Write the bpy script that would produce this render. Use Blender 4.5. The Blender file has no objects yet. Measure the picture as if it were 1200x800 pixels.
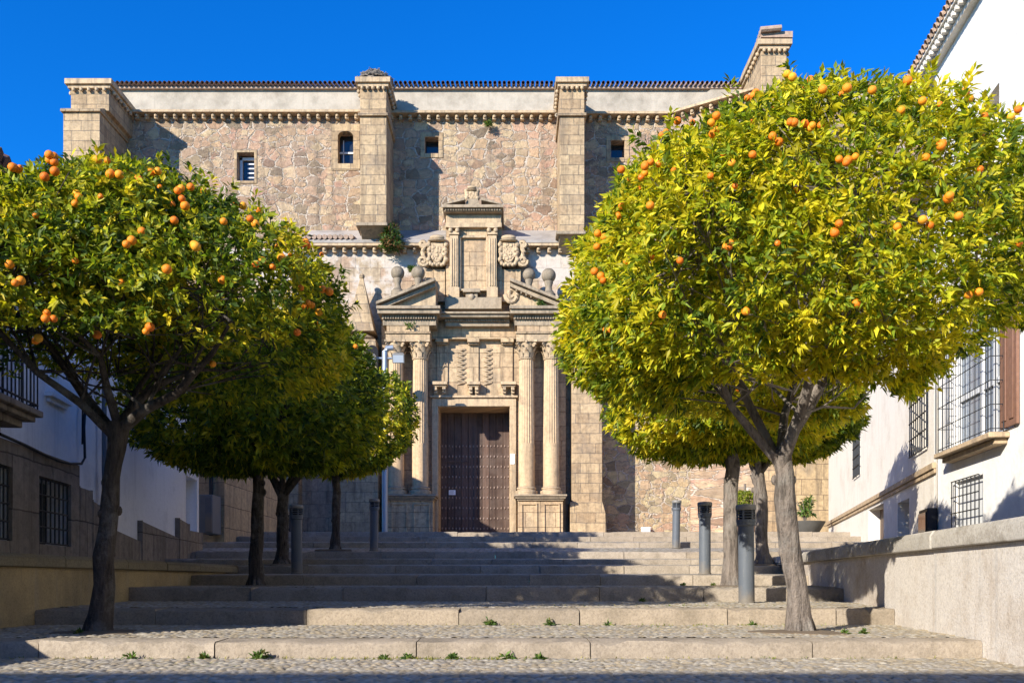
import bpy, math, random
import numpy as np
from mathutils import Vector, noise
R = math.radians
F, CX, HY = 1100.0, 600.0, 680.0        # focal length in photo pixels, principal column, horizon row
EYE = 0.56                              # eye height above the lowest paving
S = bpy.context.scene
COL = S.collection
random.seed(7)

def px(x, d): return (x - CX) / F * d
def pz(y, d): return (HY - y) / F * d + EYE

# ------------------------------------------------------------------ camera, sky, sun, exposure
cam = bpy.data.cameras.new('camera'); camo = bpy.data.objects.new('camera', cam); COL.objects.link(camo)
camo.location = (0, 0, EYE); camo.rotation_euler = (R(90), 0, 0)
cam.sensor_fit = 'HORIZONTAL'; cam.sensor_width = 36; cam.lens = 36 * F / 1200
cam.shift_y = (HY - 400) / 1200; cam.clip_end = 2000; cam.clip_start = 0.05
S.camera = camo
SUN = Vector((0.88, 1.0, -0.585)).normalized()
w = bpy.data.worlds.new('World'); S.world = w; w.use_nodes = True
nt = w.node_tree; bgn = nt.nodes['Background']
sky = nt.nodes.new('ShaderNodeTexSky'); sky.sky_type = 'NISHITA'; sky.sun_disc = False
sky.sun_elevation = math.asin(-SUN.z); sky.sun_rotation = math.atan2(-SUN.x, -SUN.y)
sky.air_density = 1.0; sky.dust_density = 0.0; sky.ozone_density = 4.0; sky.altitude = 600
hs = nt.nodes.new('ShaderNodeHueSaturation'); hs.inputs['Saturation'].default_value = 1.3; hs.inputs['Value'].default_value = 1.0; hs.inputs['Hue'].default_value = 0.497
nt.links.new(sky.outputs[0], hs.inputs['Color']); gain = nt.nodes.new('ShaderNodeMix'); gain.data_type = 'RGBA'; gain.blend_type = 'MULTIPLY'; gain.inputs[0].default_value = 1; gain.inputs[7].default_value = (0.3, 1.25, 1.95, 1)
nt.links.new(hs.outputs[0], gain.inputs[6]); nt.links.new(gain.outputs[2], bgn.inputs[0]); bgn.inputs[1].default_value = 0.08
sl = bpy.data.lights.new('sun', 'SUN'); sl.energy = 5.0; sl.angle = R(0.53); sl.color = (1.0, 0.94, 0.84)
slo = bpy.data.objects.new('sun', sl); COL.objects.link(slo); slo.rotation_euler = SUN.to_track_quat('-Z', 'Y').to_euler(); slo.location = (-40, -30, 40)
S.view_settings.view_transform = 'Standard'; S.view_settings.look = 'None'
S.view_settings.exposure = 0.8; S.view_settings.gamma = 1; S.view_settings.use_curve_mapping = False
S.render.engine = 'CYCLES'; S.cycles.use_denoising = True; S.cycles.max_bounces = 6; S.cycles.transparent_max_bounces = 4

# ------------------------------------------------------------------ materials
class NT:
    def __init__(s, name):
        s.m = bpy.data.materials.new(name); s.m.use_nodes = True
        s.t = s.m.node_tree; s.b = s.t.nodes['Principled BSDF']; s.o = s.t.nodes['Material Output']
        s.b.inputs['Roughness'].default_value = 0.9
        s.b.inputs['Specular IOR Level'].default_value = 0.25
    def n(s, typ, ins=None, **kw):
        nd = s.t.nodes.new(typ)
        for k, v in kw.items(): setattr(nd, k, v)
        for k, v in (ins or {}).items(): s.set(nd.inputs[k], v)
        return nd
    def set(s, sock, v):
        if isinstance(v, bpy.types.NodeSocket): s.t.links.new(v, sock)
        elif isinstance(v, (tuple, list)) and len(v) == 3 and sock.type == 'RGBA': sock.default_value = (*v, 1)
        else: sock.default_value = v
    def coord(s, scale=(1, 1, 1)):
        tc = s.n('ShaderNodeTexCoord')
        return s.n('ShaderNodeMapping', {'Vector': tc.outputs['Object'], 'Scale': scale}).outputs[0]
    def noise(s, vec, scale, detail=4, rough=0.6):
        return s.n('ShaderNodeTexNoise', {'Vector': vec, 'Scale': scale, 'Detail': detail, 'Roughness': rough}).outputs[0]
    def ramp(s, fac, stops):
        r = s.n('ShaderNodeValToRGB', {'Fac': fac}); e = r.color_ramp.elements
        while len(e) < len(stops): e.new(0.5)
        for el, (p, c) in zip(e, stops):
            el.position = p; el.color = (*c, 1) if len(c) == 3 else c
        return r.outputs[0]
    def rampf(s, fac, a, b): return s.ramp(fac, [(a, (0, 0, 0)), (b, (1, 1, 1))])
    def mix(s, fac, a, b, mode='MIX'):
        m = s.n('ShaderNodeMix', data_type='RGBA', blend_type=mode)
        s.set(m.inputs[0], fac); s.set(m.inputs[6], a); s.set(m.inputs[7], b)
        return m.outputs[2]
    def math(s, op, a, b=0.0):
        m = s.n('ShaderNodeMath', operation=op); s.set(m.inputs[0], a); s.set(m.inputs[1], b); return m.outputs[0]
    def bump(s, h, strength=0.5, dist=0.02):
        s.t.links.new(s.n('ShaderNodeBump', {'Height': h, 'Strength': strength, 'Distance': dist}).outputs[0], s.b.inputs['Normal'])
    def color(s, c): s.set(s.b.inputs['Base Color'], c)

def m_plain(name, c, rough=0.6, metal=0.0, var=0.15, scale=6):
    k = NT(name); v = k.coord(); n = k.noise(v, scale)
    k.color(k.mix(n, tuple(x * (1 - var) for x in c), tuple(min(1, x * (1 + var)) for x in c)))
    k.b.inputs['Roughness'].default_value = rough; k.b.inputs['Metallic'].default_value = metal
    return k.m

def wallvec(k):
    tc = k.n('ShaderNodeTexCoord'); sp = k.n('ShaderNodeSeparateXYZ', {'Vector': tc.outputs['Object']})
    return k.n('ShaderNodeCombineXYZ', {'X': k.math('ADD', sp.outputs[0], sp.outputs[1]), 'Y': sp.outputs[2]}).outputs[0]

def rubble_nodes(k, tint=(1, 1, 1), size=2.3, pink=0.5):
    v = wallvec(k)
    wob = k.n('ShaderNodeTexNoise', {'Vector': v, 'Scale': 3.4, 'Detail': 5.0, 'Roughness': 0.65})
    off = k.n('ShaderNodeVectorMath', {0: wob.outputs[1], 1: (0.5, 0.5, 0.5)}, operation='SUBTRACT')
    off2 = k.n('ShaderNodeVectorMath', {0: off.outputs[0]}, operation='SCALE'); off2.inputs['Scale'].default_value = 0.20
    w2 = k.n('ShaderNodeTexNoise', {'Vector': v, 'Scale': 13.0, 'Detail': 3.0})
    w2s = k.n('ShaderNodeVectorMath', {0: k.n('ShaderNodeVectorMath', {0: w2.outputs[1], 1: (0.5, 0.5, 0.5)}, operation='SUBTRACT').outputs[0]}, operation='SCALE'); w2s.inputs['Scale'].default_value = 0.10
    vv = k.n('ShaderNodeVectorMath', {0: v, 1: off2.outputs[0]}, operation='ADD').outputs[0]
    vv = k.n('ShaderNodeVectorMath', {0: vv, 1: w2s.outputs[0]}, operation='ADD').outputs[0]
    mp = k.n('ShaderNodeMapping', {'Vector': vv, 'Scale': (1.0, 1.45, 1.0)}).outputs[0]
    kw = {'Vector': mp, 'Scale': size, 'Randomness': 0.72}
    ve = k.n('ShaderNodeTexVoronoi', kw, feature='DISTANCE_TO_EDGE', voronoi_dimensions='2D')
    vc = k.n('ShaderNodeTexVoronoi', kw, feature='F1', voronoi_dimensions='2D')
    rnd = k.n('ShaderNodeSeparateColor', {'Color': vc.outputs['Color']})
    pal = [(0.0, (0.21, 0.145, 0.10)), (0.15, (0.51, 0.335, 0.215)), (0.3, (0.36, 0.275, 0.20)), (0.45, (0.60, 0.46, 0.28)), (0.58, (0.46, 0.275, 0.20)), (0.7, (0.55, 0.385, 0.23)), (0.84, (0.22, 0.17, 0.12)), (1.0, (0.60, 0.46, 0.28))]
    c = k.ramp(rnd.outputs[0], [(p, tuple(x * t for x, t in zip(q, tint))) for p, q in pal])
    fine = k.noise(v, 7, 8, 0.78)
    c = k.mix(0.9, c, k.ramp(fine, [(0.28, (0.38, 0.36, 0.34)), (0.5, (0.92, 0.9, 0.88)), (0.72, (1.45, 1.4, 1.34))]), 'MULTIPLY')
    big = k.noise(v, 0.35, 3)
    c = k.mix(k.rampf(big, 0.45, 0.75), c, k.mix(pink, c, (0.55, 0.345, 0.26)))
    mwid = k.noise(v, 2.4, 6, 0.7)
    thr = k.math('MULTIPLY_ADD', mwid, 0.46); thr.node.inputs[2].default_value = -0.16
    edge = k.math('DIVIDE', ve.outputs[0], k.math('MAXIMUM', thr, 0.015))
    mort = k.ramp(edge, [(0.55, (1, 1, 1)), (1.0, (0, 0, 0))])
    mc = k.ramp(fine, [(0.3, (0.46, 0.37, 0.285)), (0.7, (0.68, 0.58, 0.465))])
    out = k.mix(mort, c, mc)
    h = k.math('ADD', k.math('MULTIPLY', k.ramp(edge, [(0.4, (0, 0, 0)), (1.0, (1, 1, 1))]), 0.8), k.math('MULTIPLY', fine, 0.9))
    return out, h, fine, big, v

def ashlar_nodes(k, c1, c2, mortar, bw=0.9, bh=0.42):
    v = wallvec(k)
    wob = k.n('ShaderNodeTexNoise', {'Vector': v, 'Scale': 3.0, 'Detail': 3.0})
    sb = k.n('ShaderNodeVectorMath', {0: wob.outputs[1], 1: (0.5, 0.5, 0.5)}, operation='SUBTRACT').outputs[0]
    sc = k.n('ShaderNodeVectorMath', {0: sb}, operation='SCALE'); sc.inputs['Scale'].default_value = 0.05
    vv = k.n('ShaderNodeVectorMath', {0: v, 1: sc.outputs[0]}, operation='ADD').outputs[0]
    br = k.n('ShaderNodeTexBrick', {'Vector': vv, 'Color1': c1, 'Color2': c2, 'Mortar': mortar, 'Scale': 1.0, 'Mortar Size': 0.011, 'Mortar Smooth': 0.35, 'Bias': 0.0, 'Brick Width': bw, 'Row Height': bh}, offset=0.5, squash=0.7, squash_frequency=3)
    n = k.noise(v, 7, 6, 0.7); big = k.noise(v, 0.9, 5, 0.65)
    c = k.mix(0.8, br.outputs[0], k.ramp(n, [(0.25, (0.4, 0.37, 0.33)), (0.5, (0.95, 0.95, 0.95)), (0.75, (1.38, 1.34, 1.26))]), 'MULTIPLY')
    c = k.mix(k.rampf(big, 0.52, 0.72), c, k.mix(0.6, c, (0.20, 0.165, 0.13)))
    st = k.noise(k.n('ShaderNodeMapping', {'Vector': v, 'Scale': (3.2, 0.25, 1)}).outputs[0], 1.2, 6, 0.72); c = k.mix(k.math('MULTIPLY', k.rampf(st, 0.48, 0.68), 0.66), c, (0.125, 0.095, 0.065))
    h = k.math('SUBTRACT', k.math('MULTIPLY', n, 0.7), k.math('MULTIPLY', br.outputs[1], 0.9))
    return c, h, n, big, v

def m_rubble(name, size=1.85, **kw):
    k = NT(name); c, h, fine, big, v = rubble_nodes(k, size=size, **kw); c2, h2, *_ = rubble_nodes(k, size=size * 1.45, **kw)
    f = k.rampf(k.noise(v, 0.9, 5, 0.7), 0.50, 0.57); c = k.mix(f, c, c2)
    hm = k.n('ShaderNodeMix', data_type='FLOAT'); k.set(hm.inputs[0], f); k.set(hm.inputs[2], h); k.set(hm.inputs[3], h2)
    st = k.noise(k.n('ShaderNodeMapping', {'Vector': v, 'Scale': (1.6, 0.14, 1)}).outputs[0], 1.3, 6, 0.7)
    c = k.mix(k.math('MULTIPLY', k.rampf(st, 0.50, 0.72), 0.68), c, (0.14, 0.105, 0.075))
    pt = k.noise(v, 0.7, 6, 0.75); c = k.mix(k.math('MULTIPLY', k.rampf(pt, 0.60, 0.70), 0.55), c, (0.52, 0.42, 0.31))
    k.color(c); k.bump(hm.outputs[0], 1.0, 0.09); return k.m
def m_ashlar(name, c1, c2, mortar=(0.2, 0.16, 0.12), bw=0.72, bh=0.37):
    k = NT(name); c, h, *_ = ashlar_nodes(k, c1, c2, mortar, bw, bh); k.color(c); k.bump(h, 0.7, 0.03); return k.m
def m_lower():
    k = NT('old_wall_with_plaster'); c, h, n, big, v = ashlar_nodes(k, (0.44, 0.34, 0.23), (0.40, 0.27, 0.185), (0.22, 0.17, 0.13), 0.8, 0.5)
    p = k.noise(v, 0.55, 5, 0.7)
    pl = k.ramp(k.noise(v, 4, 6, 0.75), [(0.3, (0.42, 0.35, 0.30)), (0.5, (0.50, 0.435, 0.365)), (0.75, (0.57, 0.50, 0.43))])
    tc = k.n('ShaderNodeTexCoord'); z = k.n('ShaderNodeSeparateXYZ', {'Vector': tc.outputs['Object']}).outputs[2]
    zz = k.math('ADD', p, k.math('MULTIPLY', k.math('SUBTRACT', z, 9.5), 0.055))
    f = k.rampf(zz, 0.50, 0.58)
    k.color(k.mix(f, c, pl)); k.bump(k.math('ADD', h, k.math('MULTIPLY', f, 0.4)), 0.7, 0.03); return k.m
def m_plaster(name, c, stain=(0.25, 0.23, 0.2), amt=0.6, a=0.5, b=0.8, streak=True, bs=0.35, grain=False):
    k = NT(name); v = k.coord(); n1 = k.noise(v, 1.1, 7, 0.72); n2 = k.noise(v, 14, 5, 0.6)
    col = k.mix(n2, tuple(x * 0.9 for x in c), tuple(min(0.9, x * 1.06) for x in c))
    f = k.rampf(n1, a, b)
    if streak:
        st = k.noise(k.coord((3.0, 3.0, 0.18)), 1.6, 5, 0.7)
        f = k.math('MAXIMUM', f, k.math('MULTIPLY', k.rampf(st, 0.55, 0.8), 0.8))
    out = k.mix(k.math('MULTIPLY', f, amt), col, stain)
    if grain:
        g = k.noise(v, 42, 4, 0.8); st2 = k.noise(k.coord((4.2, 4.2, 0.12)), 1.1, 5, 0.7)
        out = k.mix(0.8, out, k.ramp(g, [(0.3, (0.6, 0.58, 0.56)), (0.5, (1, 1, 1)), (0.75, (1.2, 1.19, 1.17))]), 'MULTIPLY')
        out = k.mix(k.math('MULTIPLY', k.rampf(st2, 0.55, 0.75), 0.5), out, (0.30, 0.295, 0.29)); n2 = g
    k.color(out); k.bump(k.math('ADD', n2, k.math('MULTIPLY', n1, 0.4 if grain else 1.5)), bs, 0.012 if grain else 0.02); return k.m
def m_stone(name, c, dark=(0.10, 0.085, 0.07), lich=True, bs=0.5):
    k = NT(name); v = k.coord(); n = k.noise(v, 8, 6, 0.7); big = k.noise(v, 1.3, 5, 0.7)
    col = k.mix(0.8, c, k.ramp(n, [(0.25, (0.6, 0.57, 0.53)), (0.5, (1, 1, 1)), (0.8, (1.25, 1.22, 1.16))]), 'MULTIPLY')
    st = k.noise(k.coord((3.6, 3.6, 0.3)), 1.3, 6, 0.72)
    f = k.math('MAXIMUM', k.rampf(big, 0.55, 0.75), k.math('MULTIPLY', k.rampf(st, 0.47, 0.66), 0.8 if lich else 0.5))
    if lich:      # lichen and soot crust settled on upward ledges
        g = k.n('ShaderNodeNewGeometry'); nz = k.n('ShaderNodeSeparateXYZ', {'Vector': g.outputs['Normal']}).outputs[2]
        f = k.math('MAXIMUM', f, k.math('MULTIPLY', k.rampf(nz, 0.3, 0.7), 0.85))
    k.color(k.mix(k.math('MULTIPLY', f, 0.72), col, dark)); k.bump(k.math('ADD', n, big), bs, 0.03); return k.m
def m_granite(name, c, isl=True):
    k = NT(name); v = k.coord(); n = k.noise(v, 45, 4, 0.8); big = k.noise(v, 3.2, 7, 0.78); mid = k.noise(v, 11, 5, 0.7)
    col = k.mix(0.9, c, k.ramp(n, [(0.3, (0.62, 0.60, 0.58)), (0.5, (1, 1, 1)), (0.75, (1.25, 1.23, 1.2))]), 'MULTIPLY')
    if isl:
        g = k.n('ShaderNodeNewGeometry')
        col = k.mix(0.85, col, k.ramp(g.outputs['Random Per Island'], [(0, (0.80, 0.78, 0.76)), (0.35, (1.0, 0.95, 0.88)), (0.7, (0.92, 0.91, 0.9)), (1, (1.16, 1.14, 1.12))]), 'MULTIPLY')
    col = k.mix(k.math('MULTIPLY', k.rampf(big, 0.46, 0.68), 0.7), col, (0.16, 0.13, 0.09))
    col = k.mix(k.math('MULTIPLY', k.rampf(mid, 0.6, 0.75), 0.35), col, (0.14, 0.12, 0.09))
    k.color(col); k.bump(k.math('ADD', k.math('MULTIPLY', n, 0.5), mid), 0.5, 0.02); return k.m
def m_attr(name, rough=0.85, noisy=30):
    k = NT(name); a = k.n('ShaderNodeAttribute', attribute_name='Col'); v = k.coord(); n = k.noise(v, noisy, 4, 0.7)
    k.color(k.mix(0.7, a.outputs['Color'], k.ramp(n, [(0.25, (0.6, 0.6, 0.6)), (0.5, (1, 1, 1)), (0.8, (1.2, 1.2, 1.2))]), 'MULTIPLY'))
    k.bump(n, 0.4, 0.006); k.b.inputs['Roughness'].default_value = rough; return k.m
def m_cobble(name):
    k = NT(name); v = k.coord(); mp = k.n('ShaderNodeMapping', {'Vector': v, 'Scale': (11, 15, 1)}).outputs[0]
    kw = {'Vector': mp, 'Scale': 1.0, 'Randomness': 0.9}
    f1 = k.n('ShaderNodeTexVoronoi', kw, feature='F1', voronoi_dimensions='2D'); rc = k.n('ShaderNodeSeparateColor', {'Color': f1.outputs['Color']}).outputs[0]
    c = k.ramp(rc, [(0, (0.30, 0.26, 0.20)), (0.4, (0.42, 0.37, 0.29)), (0.75, (0.36, 0.33, 0.29)), (1, (0.5, 0.46, 0.38))])
    c = k.mix(k.rampf(f1.outputs['Distance'], 0.42, 0.62), c, (0.16, 0.13, 0.09))
    big = k.noise(v, 1.1, 5, 0.7); c = k.mix(k.math('MULTIPLY', k.rampf(big, 0.5, 0.75), 0.5), c, (0.22, 0.20, 0.10))
    k.color(c); k.bump(k.math('SUBTRACT', 1.0, f1.outputs['Distance']), 1.0, 0.03); return k.m
def m_leaf(name, trans=0.45, rough=0.5):
    k = NT(name); a = k.n('ShaderNodeAttribute', attribute_name='Col')
    k.color(a.outputs['Color']); k.b.inputs['Roughness'].default_value = rough; k.b.inputs['Specular IOR Level'].default_value = 0.32
    tcol = k.mix(1.0, a.outputs['Color'], (1.25, 1.3, 0.6), 'MULTIPLY')
    tr = k.n('ShaderNodeBsdfTranslucent', {'Color': tcol}); mx = k.n('ShaderNodeMixShader', {0: trans, 1: k.b.outputs[0], 2: tr.outputs[0]})
    k.t.links.new(mx.outputs[0], k.o.inputs[0]); return k.m
def m_bark(name, c):
    k = NT(name); n = k.noise(k.coord((14, 14, 3.0)), 1.6, 6, 0.7); n2 = k.noise(k.coord(), 3, 5, 0.7); n3 = k.noise(k.coord(), 60, 3, 0.6)
    col = k.ramp(n, [(0.3, tuple(x * 0.25 for x in c)), (0.5, c), (0.72, tuple(x * 1.5 for x in c))])
    col = k.mix(k.math('MULTIPLY', k.rampf(n2, 0.5, 0.7), 0.5), col, (0.30, 0.29, 0.26))
    k.color(col); k.bump(k.math('ADD', n, k.math('MULTIPLY', n3, 0.3)), 1.0, 0.05); return k.m
def m_wood(name):
    k = NT(name); n = k.noise(k.coord((22, 22, 0.9)), 1.0, 6, 0.7); n2 = k.noise(k.coord(), 2, 4)
    c = k.ramp(n, [(0.25, (0.04, 0.024, 0.017)), (0.5, (0.092, 0.056, 0.040)), (0.8, (0.155, 0.098, 0.07))])
    g = k.n('ShaderNodeNewGeometry'); c = k.mix(1.0, c, k.ramp(g.outputs['Random Per Island'], [(0, (0.55, 0.52, 0.5)), (0.5, (1, 1, 1)), (1, (1.5, 1.4, 1.35))]), 'MULTIPLY')
    k.color(k.mix(k.math('MULTIPLY', k.rampf(n2, 0.4, 0.7), 0.5), c, (0.145, 0.105, 0.082))); k.bump(n, 0.5, 0.01); k.b.inputs['Roughness'].default_value = 0.6; return k.m
def m_glass(name, c=(0.02, 0.025, 0.03)):
    k = NT(name); k.color(c); k.b.inputs['Roughness'].default_value = 0.08; k.b.inputs['Specular IOR Level'].default_value = 0.6
    n = k.noise(k.coord(), 3, 2); k.bump(n, 0.08, 0.02); return k.m

M = {}
M['rubble'] = m_rubble('rubble_stone')
M['rubble_low'] = m_rubble('rubble_stone_base', size=2.15, pink=0.15, tint=(1.04, 1.1, 1.04))
M['ashlar'] = m_ashlar('ashlar_sandstone', (0.50, 0.365, 0.215), (0.35, 0.245, 0.145))
M['lower'] = m_lower()
M['portal'] = m_ashlar('portal_ashlar', (0.53, 0.39, 0.235), (0.44, 0.305, 0.18), (0.22, 0.15, 0.09), 1.1, 0.55)
M['trim'] = m_stone('carved_sandstone', (0.51, 0.375, 0.23))
M['trimgrey'] = m_stone('weathered_cornice', (0.36, 0.28, 0.19), dark=(0.075, 0.065, 0.05))
M['column'] = m_stone('column_stone', (0.54, 0.385, 0.225), lich=False, bs=0.25)
M['lichen'] = m_stone('lichen_crusted_stone', (0.27, 0.215, 0.15), dark=(0.09, 0.08, 0.06))
M['attic'] = m_plaster('attic_plaster', (0.47, 0.41, 0.325), stain=(0.20, 0.17, 0.13), amt=0.8, a=0.42, b=0.72)
M['ledge'] = m_plaster('ledge_render', (0.38, 0.34, 0.30), stain=(0.16, 0.14, 0.12), amt=0.8, a=0.4, b=0.7)
M['tile'] = m_stone('roof_tile', (0.42, 0.30, 0.22), dark=(0.11, 0.095, 0.085), lich=False)
M['white'] = m_plaster('white_plaster', (0.80, 0.77, 0.71), stain=(0.46, 0.41, 0.34), amt=0.6, a=0.5, b=0.75)
M['cream'] = m_plaster('cream_plaster', (0.76, 0.70, 0.60), stain=(0.42, 0.33, 0.23), amt=0.6, a=0.5, b=0.8)
M['housewhite'] = m_plaster('lime_washed_plaster', (0.84, 0.83, 0.82), stain=(0.34, 0.33, 0.33), amt=0.55, a=0.52, b=0.78)
M['dado'] = m_ashlar('granite_dado', (0.30, 0.25, 0.20), (0.22, 0.185, 0.15), (0.10, 0.085, 0.07), 1.1, 0.62)
M['yellowstone'] = m_ashlar('ochre_ashlar', (0.50, 0.36, 0.20), (0.42, 0.30, 0.165), (0.2, 0.14, 0.09), 1.0, 0.55)
M['granite'] = m_granite('granite_kerb', (0.335, 0.283, 0.22))
M['wallgranite'] = m_plaster('granite_wall', (0.58, 0.525, 0.455), stain=(0.31, 0.225, 0.145), amt=0.85, a=0.46, b=0.72, bs=0.6, grain=True)
M['coping'] = m_granite('granite_coping', (0.42, 0.395, 0.35))
M['oldwall'] = m_plaster('ochre_stained_wall', (0.46, 0.34, 0.175), stain=(0.17, 0.135, 0.085), amt=0.8, a=0.42, b=0.7, bs=0.6, grain=True)
M['oldcoping'] = m_granite('mossy_coping', (0.24, 0.20, 0.125))
M['pebble'] = m_attr('pebble_paving')
M['cobble'] = m_cobble('cobbles')
M['leaf'] = m_leaf('citrus_leaf'); M['weedleaf'] = m_leaf('weed_leaf', 0.35, 0.6)
M['bark'] = m_bark('citrus_bark', (0.20, 0.165, 0.135)); M['barkshade'] = m_bark('shaded_citrus_bark', (0.075, 0.06, 0.048))  # second bark repeats the first with the left row's shade put into its colour
M['twig'] = m_plain('dead_twig', (0.17, 0.145, 0.12), 0.9)
def m_orange():
    k = NT('orange_peel'); oi = k.n('ShaderNodeObjectInfo'); v = k.coord()
    c = k.ramp(oi.outputs['Random'], [(0, (0.74, 0.16, 0.012)), (0.5, (0.82, 0.23, 0.014)), (0.85, (0.85, 0.30, 0.018)), (1, (0.85, 0.40, 0.03))])
    k.color(k.mix(k.math('MULTIPLY', k.rampf(k.noise(v, 1.6, 3), 0.5, 0.75), 0.25), c, (0.82, 0.36, 0.03))); k.bump(k.noise(v, 30, 2), 0.25, 0.05); k.b.inputs['Roughness'].default_value = 0.42; return k.m
M['orange'] = m_orange()
def m_bollard():
    k = NT('painted_blue_grey_steel'); v = k.coord(); n = k.noise(v, 5, 5, 0.7); sc = k.noise(k.coord((40, 40, 5)), 1.2, 5, 0.7); z = k.n('ShaderNodeSeparateXYZ', {'Vector': v}).outputs[2]
    c = k.mix(n, (0.085, 0.098, 0.115), (0.125, 0.138, 0.155)); c = k.mix(k.math('MULTIPLY', k.rampf(sc, 0.6, 0.72), 0.55), c, (0.24, 0.235, 0.225))
    dirt = k.math('MULTIPLY', k.rampf(k.math('SUBTRACT', n, k.math('MULTIPLY', z, 2.2)), 0.05, 0.45), 0.7); c = k.mix(dirt, c, (0.20, 0.165, 0.12))
    k.color(c); k.b.inputs['Roughness'].default_value = 0.45; k.bump(sc, 0.15, 0.004); return k.m
M['bollard'] = m_bollard()
M['bollardcap'] = m_plain('worn_grey_metal', (0.22, 0.21, 0.19), 0.6, 0.2, 0.3, 9)
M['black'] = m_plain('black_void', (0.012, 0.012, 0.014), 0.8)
M['iron'] = m_plain('black_wrought_iron', (0.03, 0.032, 0.036), 0.55, 0.3, 0.3, 20)
M['wood'] = m_wood('studded_oak'); M['stud'] = m_plain('iron_stud', (0.34, 0.25, 0.20), 0.5, 0.5)
M['shutter'] = m_plain('varnished_shutter', (0.22, 0.115, 0.075), 0.5, var=0.35, scale=12)
M['glass'] = m_glass('dark_glass'); M['glassblue'] = m_glass('pale_window_glass', (0.22, 0.26, 0.31))
M['paint'] = m_plain('white_frame_paint', (0.62, 0.62, 0.6), 0.6)
M['paper'] = m_plain('paper', (0.85, 0.85, 0.84), 0.8, var=0.03)
M['zinc'] = m_plain('pale_painted_pipe', (0.55, 0.57, 0.6), 0.45, 0.1, 0.15)
M['pipegrey'] = m_plain('grey_galvanised_pipe', (0.30, 0.33, 0.37), 0.4, 0.5, 0.15)
M['cabinet'] = m_plain('grey_metal_cabinet', (0.13, 0.145, 0.16), 0.5, 0.1)
M['lampglass'] = m_glass('floodlight_glass', (0.45, 0.5, 0.55))
M['stick'] = m_plain('nest_sticks', (0.22, 0.19, 0.16), 0.95, 0, 0.4, 30)
M['pot'] = m_plain('dark_stone_planter', (0.10, 0.095, 0.085), 0.9, 0, 0.3)
M['terracotta'] = m_plain('terracotta_pot', (0.36, 0.2, 0.12), 0.9, 0, 0.2)
M['earth'] = m_plain('bare_earth', (0.16, 0.12, 0.08), 1, 0, 0.3, 12)
M['roofdark'] = m_stone('dark_eave', (0.13, 0.07, 0.05), lich=False)

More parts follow.
